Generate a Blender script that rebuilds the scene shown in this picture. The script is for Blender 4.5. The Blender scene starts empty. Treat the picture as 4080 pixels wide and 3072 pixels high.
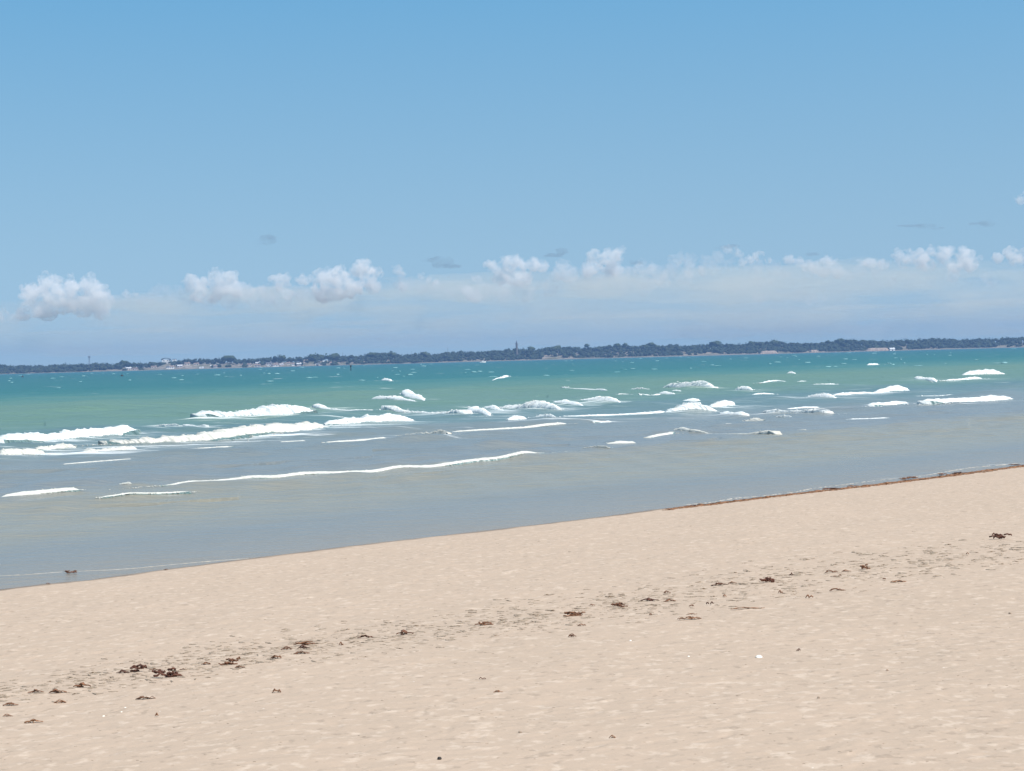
import bpy, math, random
import numpy as np
from mathutils import Vector, Matrix

random.seed(7)
rng = np.random.default_rng(11)
scene = bpy.context.scene
COL = scene.collection

# ------------------------------------------------------------------ camera, sky, sun, exposure
EYE = 2.4                       # metres above the water
FPX = 7614.0                    # focal length in photograph pixels (4080 wide)
PITCH = 106.0 / FPX
ROLL = 0.0262
F = Vector((0, math.cos(PITCH), -math.sin(PITCH)))
U0 = Vector((0, math.sin(PITCH), math.cos(PITCH)))
R0 = Vector((1, 0, 0))
RT = R0 * math.cos(ROLL) - U0 * math.sin(ROLL)
UP = U0 * math.cos(ROLL) + R0 * math.sin(ROLL)
cam_d = bpy.data.cameras.new('camera')
cam_d.sensor_width = 36.0
cam_d.lens = FPX / 4080.0 * 36.0
cam_d.clip_start = 0.05
cam_d.clip_end = 60000.0
cam = bpy.data.objects.new('camera', cam_d)
COL.objects.link(cam)
M4 = Matrix(((RT.x, UP.x, -F.x, 0), (RT.y, UP.y, -F.y, 0), (RT.z, UP.z, -F.z, EYE), (0, 0, 0, 1)))
cam.matrix_world = M4
scene.camera = cam

SUN_EL = math.radians(56)
SUN_AZ = math.radians(138)      # clockwise from +Y: high behind the right shoulder
world = bpy.data.worlds.new("World")
scene.world = world
world.use_nodes = True
wn = world.node_tree.nodes
wl = world.node_tree.links
sky = wn.new('ShaderNodeTexSky')
sky.sky_type = 'NISHITA'
sky.sun_disc = False
sky.sun_elevation = SUN_EL
sky.sun_rotation = SUN_AZ
sky.altitude = 0.0
sky.air_density = 1.0
sky.dust_density = 1.0
sky.ozone_density = 2.0
wtc = wn.new('ShaderNodeTexCoord')
wmap = wn.new('ShaderNodeMapping')
wmap.inputs['Scale'].default_value = (1, 1, 1.4)
wmap.inputs['Location'].default_value = (0, 0, 0.22)
wl.new(wtc.outputs['Generated'], wmap.inputs['Vector'])
wnorm = wn.new('ShaderNodeVectorMath'); wnorm.operation = 'NORMALIZE'
wl.new(wmap.outputs['Vector'], wnorm.inputs[0])
wl.new(wnorm.outputs[0], sky.inputs['Vector'])
whs = wn.new('ShaderNodeHueSaturation')
wsep = wn.new('ShaderNodeSeparateXYZ')
wl.new(wtc.outputs['Generated'], wsep.inputs[0])
for _sock, _lo, _hi in (('Hue', 0.471, 0.476), ('Saturation', 0.77, 1.17), ('Value', 0.745, 1.05)):   # paler, greyer air low down
    _m = wn.new('ShaderNodeMapRange')
    _m.inputs[1].default_value = 0.0; _m.inputs[2].default_value = 0.19
    _m.inputs[3].default_value = _lo; _m.inputs[4].default_value = _hi
    wl.new(wsep.outputs[2], _m.inputs[0]); wl.new(_m.outputs[0], whs.inputs[_sock])
wl.new(sky.outputs[0], whs.inputs['Color'])
bg = wn['Background']
bg.inputs['Strength'].default_value = 0.15
wl.new(whs.outputs[0], bg.inputs['Color'])

sun_d = bpy.data.lights.new('sun', 'SUN')
sun_d.energy = 4.0
sun_d.angle = math.radians(0.5)
sun_d.color = (1.0, 0.955, 0.89)
sun = bpy.data.objects.new('sun', sun_d)
COL.objects.link(sun)
to_sun = Vector((math.sin(SUN_AZ) * math.cos(SUN_EL), math.cos(SUN_AZ) * math.cos(SUN_EL), math.sin(SUN_EL)))
sun.rotation_euler = to_sun.to_track_quat('Z', 'Y').to_euler()

vs = scene.view_settings
vs.view_transform = 'Standard'
vs.look = 'None'
vs.exposure = 0.4
vs.gamma = 1.0
scene.display_settings.display_device = 'sRGB'
scene.cycles.max_bounces = 8
scene.cycles.volume_bounces = 5
scene.cycles.use_denoising = True

# ------------------------------------------------------------------ helpers
def lin(r, g, b):
    def f(c):
        c /= 255.0
        return c / 12.92 if c <= 0.04045 else ((c + 0.055) / 1.055) ** 2.4
    return (f(r), f(g), f(b), 1.0)

def ray(px, py):
    d = F * FPX + RT * (px - 2040.0) - UP * (py - 1536.0)
    return d

def on_water(px, py, z=0.0):
    d = ray(px, py)
    t = (z - EYE) / d.z
    return Vector((d.x * t, d.y * t, z))

def hash2(ix, iy, seed):
    h = (ix.astype(np.int64) * 374761393 + iy.astype(np.int64) * 668265263 + seed * 974711) & 0xFFFFFFFF
    h = ((h ^ (h >> 13)) * 1274126177) & 0xFFFFFFFF
    h = (h ^ (h >> 16)) & 0xFFFFFFFF
    return h / 4294967295.0

def vnoise(x, y, seed=0):
    """gradient noise, about -1..1"""
    x = np.asarray(x, dtype=np.float64); y = np.asarray(y, dtype=np.float64)
    ix = np.floor(x); iy = np.floor(y)
    fx = x - ix; fy = y - iy
    u = fx * fx * fx * (fx * (fx * 6 - 15) + 10)
    v = fy * fy * fy * (fy * (fy * 6 - 15) + 10)
    def g(ax, ay, dx, dy):
        a = hash2(ax, ay, seed) * 2 * np.pi
        return np.cos(a) * dx + np.sin(a) * dy
    a = g(ix, iy, fx, fy); b = g(ix + 1, iy, fx - 1, fy)
    c = g(ix, iy + 1, fx, fy - 1); d = g(ix + 1, iy + 1, fx - 1, fy - 1)
    return 1.5 * ((a * (1 - u) + b * u) * (1 - v) + (c * (1 - u) + d * u) * v)

def fbm(x, y, seed=0, octv=4, gain=0.5):
    s = 0; a = 1.0; n = 0
    for k in range(octv):
        s = s + a * vnoise(x * 2 ** k + 17.3 * k, y * 2 ** k - 9.1 * k, seed + k)
        n += a; a *= gain
    return s / n

def smooth(a, b, x):
    t = np.clip((x - a) / (b - a), 0, 1)
    return t * t * (3 - 2 * t)

def mesh_np(name, verts, faces, mat=None, smooth_shade=True, parent=None, link=True):
    """faces: an (n,3) or (n,4) array, or a list of such arrays"""
    me = bpy.data.meshes.new(name)
    verts = np.asarray(verts, dtype=np.float32)
    if not isinstance(faces, (list, tuple)):
        faces = [faces]
    loops = np.concatenate([f.reshape(-1) for f in faces]).astype(np.int32)
    tot = np.concatenate([np.full(len(f), f.shape[1], np.int32) for f in faces])
    start = np.concatenate([[0], np.cumsum(tot)[:-1]]).astype(np.int32)
    me.vertices.add(len(verts)); me.vertices.foreach_set('co', verts.reshape(-1))
    me.loops.add(len(loops)); me.loops.foreach_set('vertex_index', loops)
    me.polygons.add(len(tot)); me.polygons.foreach_set('loop_start', start)
    me.polygons.foreach_set('loop_total', tot)
    me.polygons.foreach_set('use_smooth', np.full(len(tot), smooth_shade, bool))
    me.update(calc_edges=True)
    me.validate()
    if mat: me.materials.append(mat)
    o = bpy.data.objects.new(name, me)
    if link: COL.objects.link(o)
    if parent: o.parent = parent
    return o

def tag(o, label, cat, group=None):
    o['label'] = label; o['category'] = cat
    if group: o['group'] = group
    return o

def struct(o, kind='structure'):
    o['kind'] = kind
    return o

def empty(name, loc):
    o = bpy.data.objects.new(name, None)
    o.location = loc
    o.empty_display_size = 0.2
    COL.objects.link(o)
    return o

def grid_faces(nr, nc):
    i = np.arange(nr * nc).reshape(nr, nc)
    return np.stack([i[:-1, :-1].ravel(), i[:-1, 1:].ravel(), i[1:, 1:].ravel(), i[1:, :-1].ravel()], 1)

class NT:
    """small node-tree builder"""
    def __init__(s, name):
        s.m = bpy.data.materials.new(name); s.m.use_nodes = True
        s.t = s.m.node_tree; s.n = s.t.nodes; s.l = s.t.links
        s.bsdf = s.n['Principled BSDF']; s.out = s.n['Material Output']
    def new(s, typ, **kw):
        n = s.n.new(typ)
        for k, v in kw.items(): setattr(n, k, v)
        return n
    def set(s, sock, v):
        if isinstance(v, bpy.types.NodeSocket): s.l.new(v, sock)
        else: sock.default_value = v
    def math(s, op, a, b=0.0, c=0.0, clamp=False):
        n = s.new('ShaderNodeMath', operation=op, use_clamp=clamp)
        s.set(n.inputs[0], a); s.set(n.inputs[1], b)
        if op in ('MULTIPLY_ADD', 'SMOOTH_MIN'): s.set(n.inputs[2], c)
        return n.outputs[0]
    def noise(s, vec, scale, detail=4, rough=0.5, dist=0.0):
        n = s.new('ShaderNodeTexNoise')
        s.set(n.inputs['Vector'], vec); n.inputs['Scale'].default_value = scale
        n.inputs['Detail'].default_value = detail; n.inputs['Roughness'].default_value = rough
        n.inputs['Distortion'].default_value = dist
        return n.outputs['Fac']
    def mapping(s, vec, scale=(1, 1, 1), rotz=0.0, loc=(0, 0, 0)):
        n = s.new('ShaderNodeMapping')
        s.set(n.inputs['Vector'], vec); n.inputs['Scale'].default_value = scale
        n.inputs['Rotation'].default_value = (0, 0, rotz); n.inputs['Location'].default_value = loc
        return n.outputs[0]
    def ramp(s, fac, stops, interp='LINEAR'):
        n = s.new('ShaderNodeValToRGB'); cr = n.color_ramp; cr.interpolation = interp
        while len(cr.elements) > 1: cr.elements.remove(cr.elements[-1])
        cr.elements[0].position = stops[0][0]; cr.elements[0].color = stops[0][1]
        for p, c in stops[1:]:
            e = cr.elements.new(p); e.color = c
        s.set(n.inputs[0], fac)
        return n.outputs[0]
    def maprange(s, v, a, b, c=0.0, d=1.0, smooth_=False):
        n = s.new('ShaderNodeMapRange')
        if smooth_: n.interpolation_type = 'SMOOTHSTEP'
        s.set(n.inputs[0], v)
        for k, q in zip((1, 2, 3, 4), (a, b, c, d)): n.inputs[k].default_value = q
        return n.outputs[0]
    def mix(s, fac, a, b, blend='MIX'):
        n = s.new('ShaderNodeMix', data_type='RGBA', blend_type=blend)
        s.set(n.inputs[0], fac); s.set(n.inputs[6], a); s.set(n.inputs[7], b)
        return n.outputs[2]
    def bump(s, h, strength, dist):
        n = s.new('ShaderNodeBump'); n.inputs['Strength'].default_value = strength
        n.inputs['Distance'].default_value = dist
        s.set(n.inputs['Height'], h)
        return n.outputs[0]
    def pos(s):
        return s.new('ShaderNodeNewGeometry').outputs['Position']
    def attr(s, name):
        return s.new('ShaderNodeAttribute', attribute_name=name).outputs['Fac']
    def p(s, **kw):
        names = {'color': 'Base Color', 'rough': 'Roughness', 'spec': 'Specular IOR Level', 'normal': 'Normal',
                 'ior': 'IOR', 'alpha': 'Alpha', 'sss': 'Subsurface Weight'}
        for k, v in kw.items(): s.set(s.bsdf.inputs[names[k]], v)
        return s.m

# ------------------------------------------------------------------ the shoreline and the beach form
SHORE_PX = [(0, 2348), (184, 2326), (358, 2311), (428, 2300), (661, 2268), (895, 2237), (1094, 2213), (1500, 2163),
            (2029, 2103), (2330, 2068), (2600, 2031), (2868, 2000), (3202, 1960), (3604, 1914), (4080, 1852)]
_sp = [on_water(*p) for p in SHORE_PX]
_D = Vector((_sp[-1].x - _sp[0].x, _sp[-1].y - _sp[0].y)).normalized()
DX, DY = _D.x, _D.y                     # along the shore, away from the camera
NX, NY = DY, -DX                        # towards the land
_u = np.array([p.x * DX + p.y * DY for p in _sp]); _v = np.array([p.x * NX + p.y * NY for p in _sp])
def shore_s(x, y):
    """signed distance to the waterline, positive on the land"""
    u = x * DX + y * DY; v = x * NX + y * NY
    return v - np.interp(u, _u, _v)
SLOPE = 0.043
def sand_base(x, y):
    s = shore_s(x, y)
    z = np.where(s > 0, SLOPE * s, 0.07 * s)
    z = np.where(s > 30, SLOPE * 30 + (s - 30) * 0.02, z)
    return np.maximum(z, -1.6)
def sand_micro(x, y):
    s = shore_s(x, y)
    near = smooth(0.0, 1.5, s)
    rot_x = x * 0.94 + y * 0.34; rot_y = -x * 0.34 + y * 0.94
    w = 0.018 * fbm(x * 0.55, y * 0.55, 3, 3)
    dents = fbm(x * 4.2, y * 4.2, 21, 3)
    pits = -np.clip(fbm(x * 6.5, y * 5.0, 31, 2) - 0.28, 0, 1)
    rip = vnoise(rot_x * 3.0 + 2.0 * vnoise(x * 0.8, y * 0.8, 5), rot_y * 13.0, 9)
    ripm = smooth(5.5, 9.5, s) * (0.55 + 0.45 * np.clip(vnoise(x * 0.5, y * 0.5, 8) + 0.3, 0, 1))
    m = w + 0.009 * dents * (1 - 0.5 * ripm) + 0.018 * pits * (1 - 0.6 * ripm) + 0.004 * rip * ripm * (0.5 + 0.9 * dents)
    return m * (0.12 + 0.88 * near)
def sand_z(x, y):
    return float(sand_base(np.array([x]), np.array([y]))[0])
def sand_zf(x, y):
    a, b = np.array([x]), np.array([y])
    return float((sand_base(a, b) + sand_micro(a, b))[0])
def on_sand(px, py):
    d = ray(px, py); z = 0.3
    for _ in range(25):
        t = (z - EYE) / d.z
        z = 0.5 * z + 0.5 * sand_z(d.x * t, d.y * t)
    t = (z - EYE) / d.z
    return Vector((d.x * t, d.y * t, z))

def polar_cols(half, dense, ncoarse=50, ndense=900):
    a = np.linspace(-dense, dense, ndense)
    b = dense + (half - dense) * (np.linspace(0, 1, ncoarse + 1)[1:]) ** 1.5
    return np.concatenate([-b[::-1], a, b])

# sand: one sheet, from behind the photographer down under the water
def build_sand():
    ang = polar_cols(math.radians(75), math.radians(16.2), 60, 900)
    inv = np.linspace(1 / 7.0, 1 / 75.0, 820)
    d = np.concatenate([np.linspace(0.6, 6.95, 50), 1 / inv, np.geomspace(76, 2600, 60)])
    A, Dm = np.meshgrid(ang, d)
    X = Dm * np.tan(np.clip(A, -1.2, 1.2)); Y = Dm.copy()
    Z = sand_base(X, Y) + np.where(Dm < 120, sand_micro(X, Y), 0)
    o = mesh_np('sand_beach', np.stack([X, Y, Z], -1).reshape(-1, 3), grid_faces(*X.shape), sand_mat())
    s = shore_s(X, Y).reshape(-1).astype(np.float32)
    at = o.data.attributes.new('shore', 'FLOAT', 'POINT'); at.data.foreach_set('value', s)
    # the band of wrack: how far a point lies from the seaweed line
    return struct(o)

def sand_mat():
    k = NT('dry_beach_sand')
    P = k.pos()
    big = k.noise(P, 0.55, 4, 0.55)
    mid = k.noise(k.mapping(P, (1, 1.6, 1), 0.6), 5.0, 5, 0.6)
    fine = k.noise(P, 42.0, 4, 0.7)
    c = k.ramp(big, [(0.3, (0.412, 0.311, 0.228, 1)), (0.7, (0.442, 0.332, 0.244, 1))])
    blot = k.noise(k.mapping(P, (1, 0.8, 1), 0.35), 11.0, 3, 0.6)
    c = k.mix(k.maprange(mid, 0.36, 0.7, 0, 0.45), c, (0.365, 0.284, 0.212, 1))
    c = k.mix(k.maprange(blot, 0.54, 0.68, 0, 0.80), c, (0.53, 0.420, 0.322, 1))
    dash = k.noise(k.mapping(P, (1, 0.8, 1), 0.2, (7, 3, 0)), 14.0, 2, 0.5)
    c = k.mix(k.maprange(dash, 0.61, 0.69, 0, 0.5), c, (0.25, 0.190, 0.140, 1))
    c = k.mix(k.maprange(fine, 0.35, 0.75, 0, 0.3), c, (0.49, 0.38, 0.29, 1))
    vor = k.new('ShaderNodeTexVoronoi'); k.set(vor.inputs['Vector'], P); vor.inputs['Scale'].default_value = 16.0
    speck = k.maprange(vor.outputs['Distance'], 0.05, 0.11, 1, 0)
    sel = k.math('GREATER_THAN', vor.outputs['Color'], 0.80)
    c = k.mix(k.math('MULTIPLY', speck, sel), c, (0.27, 0.205, 0.15, 1))
    vor2 = k.new('ShaderNodeTexVoronoi'); k.set(vor2.inputs['Vector'], P); vor2.inputs['Scale'].default_value = 11.0
    sp2 = k.math('MULTIPLY', k.maprange(vor2.outputs['Distance'], 0.04, 0.09, 1, 0), k.math('GREATER_THAN', vor2.outputs['Color'], 0.86))
    c = k.mix(sp2, c, (0.72, 0.65, 0.56, 1))
    # wet sand is a darker material, right at the lapping edge
    edge = k.math('ADD', k.attr('shore'), k.math('MULTIPLY', k.noise(P, 1.3, 3), -0.5))
    wet = k.maprange(edge, -0.22, 0.0, 1, 0, True)
    c = k.mix(wet, c, (0.20, 0.135, 0.085, 1))
    rough = k.math('SUBTRACT', 0.95, k.math('MULTIPLY', wet, 0.55))
    h = k.math('ADD', k.math('MULTIPLY', fine, 0.5), k.math('MULTIPLY', mid, 1.0))
    k.p(color=c, rough=rough, spec=0.15, normal=k.bump(h, 0.35, 0.012))
    return k.m

# ------------------------------------------------------------------ breaking waves (measured in four enlarged views of the photograph)
VIEW = {5: (0, 2000, .4973), 7: (2600, 1780, .669), 1: (0, 1500, .4973), 2: (1000, 1450, .4973), 3: (2000, 1400, .4973), 4: (3000, 1350, .4882)}
BREAKERS = [  # view, (x, top, bottom) ..., name, label
 ([(1, 0, 480, 522), (1, 200, 460, 522), (1, 450, 448, 516), (1, 700, 405, 506), (1, 850, 408, 482), (1, 1000, 375, 425), (1, 1070, 395, 420)],
  'breaking_wave', 'thick white breaker at the left edge of the sea, its far end curling highest'),
 ([(1, 0, 600, 652), (1, 150, 588, 642), (1, 290, 588, 632), (1, 380, 600, 625)],
  'foam_crest', 'short white foam crest low at the left edge, just in front of the thick breaker'),
 ([(1, 290, 566, 588), (1, 400, 555, 592), (1, 520, 530, 590), (1, 600, 525, 555)],
  'foam_crest', 'rounded foam hump behind the short crest at the left edge'),
 ([(1, 830, 512, 524), (1, 1000, 508, 552), (1, 1200, 480, 547), (1, 1400, 468, 540), (1, 1700, 450, 502), (1, 1950, 425, 480), (2, 200, 492, 562), (2, 400, 470, 546), (2, 560, 460, 512), (2, 620, 470, 492)],
  'breaking_wave', 'longest white breaker in the left half, running on behind the grey shallows'),
 ([(2, 600, 465, 486), (2, 800, 430, 487), (2, 950, 410, 477), (2, 1090, 385, 482), (2, 1200, 400, 460), (2, 1310, 428, 448)],
  'breaking_wave', 'white breaker with a hump in its middle, joining the end of the longest left breaker'),
 ([(1, 680, 565, 602), (1, 800, 578, 612), (1, 950, 560, 602), (1, 1110, 550, 578)],
  'foam_crest', 'broken foam crest under the near end of the longest left breaker'),
 ([(1, 480, 690, 706), (1, 700, 670, 692), (1, 900, 655, 674), (1, 1085, 643, 660)],
  'foam_line', 'thin white foam line on grey water below the broken left crest'),
 ([(1, 1340, 598, 606), (1, 1500, 588, 609), (1, 1690, 582, 606), (1, 1865, 570, 584)],
  'foam_line', 'short thin foam streak midway along the front of the longest left breaker'),
 ([(1, 1600, 270, 282), (1, 1750, 264, 336), (1, 1830, 274, 347), (1, 2000, 268, 332), (2, 150, 350, 426), (2, 300, 328, 412), (2, 400, 345, 402), (2, 495, 372, 392)],
  'breaking_wave', 'bright white breaker standing clear on green water behind the longest left breaker'),
 ([(1, 1250, 398, 409), (1, 1400, 380, 414), (1, 1440, 375, 408)],
  'foam_wisp', 'small ragged foam wisp just past the end of the thick left edge breaker'),
 ([(1, 1490, 374, 390), (1, 1560, 398, 420), (1, 1660, 405, 418)],
  'foam_wisp', 'small drooping foam wisp between the thick left breaker and the bright one'),
 ([(1, 1280, 868, 880), (1, 1500, 853, 874), (1, 1900, 824, 846), (2, 0, 908, 936), (2, 300, 893, 925), (2, 600, 868, 892), (2, 900, 848, 876), (2, 1200, 822, 847), (2, 1500, 793, 821), (2, 1700, 778, 801), (2, 2000, 753, 777), (2, 2110, 740, 766), (3, 110, 838, 862), (3, 300, 818, 846), (3, 335, 798, 822)],
  'foam_line', 'very long thin foam line of the last small wave before the beach'),
 ([(1, 0, 953, 971), (1, 200, 918, 962), (1, 430, 913, 951), (1, 640, 903, 931)],
  'foam_line', 'lumpy cream foam line at the left edge in line with the last small wave'),
 ([(1, 800, 980, 990), (1, 1100, 964, 980), (1, 1400, 940, 955), (1, 1520, 930, 938)],
  'foam_line', 'faint thin foam thread between the last small wave and the beach'),
 ([(1, 960, 880, 890), (1, 1050, 868, 890)],
  'foam_wisp', 'tiny cream foam scrap at the near tip of the very long foam line'),
 ([(2, 965, 268, 281), (2, 1050, 253, 291), (2, 1190, 255, 280), (2, 1250, 276, 302), (2, 1340, 290, 304)],
  'foam_crest', 'flat white foam crest out on green water, nearer of an isolated pair'),
 ([(2, 1190, 232, 241), (2, 1280, 220, 252), (2, 1350, 242, 286), (2, 1392, 265, 291)],
  'foam_crest', 'arched white foam crest out on green water, farther of an isolated pair'),
 ([(2, 1090, 346, 356), (2, 1200, 360, 386), (2, 1300, 374, 402), (2, 1450, 383, 404), (2, 1600, 374, 399), (2, 1720, 352, 374)],
  'foam_line', 'thin sagging foam line behind the humped white breaker'),
 ([(2, 1750, 363, 376), (2, 1820, 338, 380), (2, 1880, 375, 412), (2, 1915, 395, 413)],
  'foam_crest', 'small wedge of foam at the right tip of the sagging foam line'),
 ([(2, 1880, 340, 352), (2, 1950, 328, 367), (2, 2045, 372, 387)],
  'foam_crest', 'small slanting foam wedge beside the first long crest of the central row'),
 ([(3, 5, 430, 442), (3, 130, 424, 476), (3, 300, 405, 470), (3, 400, 425, 468), (3, 462, 442, 466)],
  'breaking_wave', 'widest white crest of the stepped central row of breakers'),
 ([(3, 400, 400, 406), (3, 520, 384, 422), (3, 600, 400, 436), (3, 662, 425, 437)],
  'breaking_wave', 'middle white crest of the stepped central row of breakers'),
 ([(3, 620, 384, 396), (3, 800, 355, 406), (3, 880, 360, 411), (3, 965, 400, 417)],
  'breaking_wave', 'farthest and highest white crest of the stepped central row of breakers'),
 ([(2, 580, 613, 622), (2, 700, 603, 629), (2, 900, 588, 616), (2, 1115, 568, 596)],
  'foam_line', 'low foam line in front of the humped breaker, left of the squared foam end'),
 ([(2, 1140, 566, 576), (2, 1350, 549, 586), (2, 1550, 538, 587), (2, 1595, 533, 572)],
  'foam_crest', 'low white crest with a squared off right end on grey water'),
 ([(2, 1590, 530, 542), (2, 1800, 513, 536), (2, 2040, 498, 524), (3, 250, 588, 611), (3, 530, 573, 594)],
  'foam_line', 'long low foam line running on from the squared foam end'),
 ([(3, 55, 555, 571), (3, 130, 530, 572), (3, 192, 545, 565)],
  'foam_crest', 'small foam tuft above the long low foam line'),
 ([(3, 190, 530, 541), (3, 340, 511, 550), (3, 432, 530, 552)],
  'foam_crest', 'low white crest right beside the small foam tuft under the central row'),
 ([(3, 430, 513, 524), (3, 700, 503, 522), (3, 1000, 488, 507), (3, 1340, 462, 490)],
  'foam_line', 'long thin foam line leading right into the tallest white breaker'),
 ([(3, 1325, 465, 488), (3, 1450, 438, 492), (3, 1580, 405, 494), (3, 1650, 424, 487), (3, 1715, 458, 474)],
  'breaking_wave', 'tallest peaked white breaker right of centre'),
 ([(3, 1680, 430, 456), (3, 1780, 395, 448), (3, 1830, 388, 440), (3, 1865, 424, 440)],
  'breaking_wave', 'ragged foam peak tucked behind the tallest white breaker on its right side'),
 ([(3, 1335, 398, 410), (3, 1450, 388, 416), (3, 1560, 370, 406), (3, 1600, 384, 400)],
  'foam_crest', 'smooth rising foam crest just behind the tallest peaked breaker'),
 ([(3, 1325, 280, 290), (3, 1450, 250, 302), (3, 1600, 228, 301), (3, 1660, 245, 296), (3, 1700, 263, 280)],
  'breaking_wave', 'big jagged white breaker farthest out, on green water right of centre'),
 ([(3, 1280, 320, 341), (3, 1320, 313, 347), (3, 1392, 340, 351)],
  'foam_crest', 'small white foam cap in front of the big jagged breaker farthest out'),
 ([(3, 1368, 305, 316), (3, 1400, 300, 320), (3, 1438, 307, 320)],
  'foam_wisp', 'tiny foam dab under the left side of the big jagged breaker'),
 ([(3, 735, 555, 566), (3, 800, 553, 573), (3, 875, 543, 560)],
  'foam_wisp', 'single thin foam dash on grey water right of the low crests'),
 ([(3, 1785, 472, 486), (3, 1870, 486, 522), (3, 1955, 473, 502)],
  'foam_crest', 'bowl shaped foam crest in front of the ragged foam peak'),
 ([(3, 1780, 563, 576), (3, 1900, 563, 592), (3, 2050, 543, 582), (3, 2095, 563, 576)],
  'foam_crest', 'low white crest between the bowl shaped crest and the longer crest below it'),
 ([(3, 1530, 630, 640), (3, 1700, 650, 660), (3, 1780, 650, 666), (3, 2000, 640, 666), (3, 2140, 624, 667), (3, 2198, 618, 642)],
  'foam_crest', 'long low white crest thick at its right end, nearest the beach right of centre'),
 ([(3, 1385, 608, 627), (3, 1450, 606, 640), (3, 1525, 624, 641)],
  'foam_wisp', 'churned foam patch at the left tip of the long low right crest'),
 ([(3, 1170, 668, 682), (3, 1250, 648, 692), (3, 1365, 632, 652)],
  'foam_wisp', 'churned cream foam patch stepping up toward the long low right crest'),
 ([(3, 838, 728, 740), (3, 950, 700, 742), (3, 1080, 708, 732)],
  'foam_crest', 'short cream crest with a flat base between two smaller foam dashes'),
 ([(3, 638, 763, 775), (3, 750, 762, 786), (3, 855, 760, 780)],
  'foam_wisp', 'short straight foam dash between the very long foam line and the flat based crest'),
 ([(3, 470, 288, 295), (3, 650, 291, 300), (3, 800, 298, 314), (3, 855, 298, 318)],
  'foam_line', 'thin far out foam thread with a bright bead at its right end'),
 ([(3, 1030, 301, 312), (3, 1100, 297, 313), (3, 1170, 300, 312)],
  'foam_wisp', 'thin far foam dash left of the big jagged breaker'),
 ([(3, 1895, 310, 326), (3, 1950, 291, 327), (3, 2005, 312, 330)],
  'foam_crest', 'round foam cap on churned water right of the ragged foam peak'),
 ([(4, 445, 465, 476), (4, 620, 440, 487), (4, 690, 474, 487)],
  'breaking_wave', 'small peaked breaker at the start of the thin right hand wave crest'),
 ([(4, 660, 444, 456), (4, 850, 428, 456), (4, 1000, 432, 447), (4, 1100, 400, 428), (4, 1200, 384, 427), (4, 1280, 404, 431)],
  'breaking_wave', 'long thin breaker that thickens to a white head at its right end'),
 ([(4, 1330, 316, 324), (4, 1370, 303, 326), (4, 1430, 318, 342), (4, 1498, 333, 352)],
  'foam_crest', 'short foam crest slanting down to the right, far out on the right side'),
 ([(4, 1570, 337, 346), (4, 1700, 324, 339), (4, 1820, 304, 326), (4, 1890, 321, 330)],
  'foam_line', 'thin foam line just below the farthest right breaker'),
 ([(4, 1710, 285, 296), (4, 1780, 261, 296), (4, 1960, 247, 287), (4, 2066, 274, 291)],
  'breaking_wave', 'farthest right breaker, white and level, on greenish water'),
 ([(4, 965, 533, 546), (4, 1080, 528, 556), (4, 1180, 509, 532), (4, 1275, 508, 521)],
  'foam_line', 'thin wavy foam line left of the thick right edge breaker'),
 ([(4, 1400, 503, 516), (4, 1520, 506, 537), (4, 1750, 488, 526), (4, 1950, 459, 497), (4, 2115, 463, 486)],
  'breaking_wave', 'long thick white breaker close to the right edge of the sea'),
 ([(4, 60, 600, 611), (4, 200, 568, 592), (4, 300, 588, 612), (4, 400, 588, 622), (4, 625, 566, 592)],
  'foam_crest', 'broad churned white crest halfway between the bowl shaped crest and the thick right breaker'),
 ([(4, 265, 563, 575), (4, 420, 543, 562), (4, 555, 543, 562)],
  'foam_wisp', 'thin lacy foam strip along the top of the broad churned crest'),
 ([(4, 200, 628, 642), (4, 310, 618, 642)],
  'foam_wisp', 'small foam bar directly below the broad churned crest'),
 ([(4, 355, 735, 746), (4, 440, 726, 746)],
  'foam_wisp', 'small foam bar right of the thick end of the low right crest'),
 ([(2, 1065, 118, 130), (2, 1090, 112, 138), (2, 1122, 122, 134)],
  'whitecap', 'brightest lone whitecap on the teal band left of centre'),
 ([(2, 1925, 130, 136), (2, 2000, 105, 116), (2, 2045, 88, 108), (2, 2075, 95, 104)],
  'whitecap', 'slanting whitecap with a long tail on the teal band at centre'),
 ([(4, 298, 272, 286), (4, 318, 262, 288), (4, 340, 272, 286)],
  'whitecap', 'small lone whitecap beyond the round foam cap on churned water'),
 ([(4, 940, 206, 216), (4, 1000, 196, 214), (4, 1025, 204, 214)],
  'whitecap', 'flat whitecap at the edge of the teal band on the right side'),
]
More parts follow.
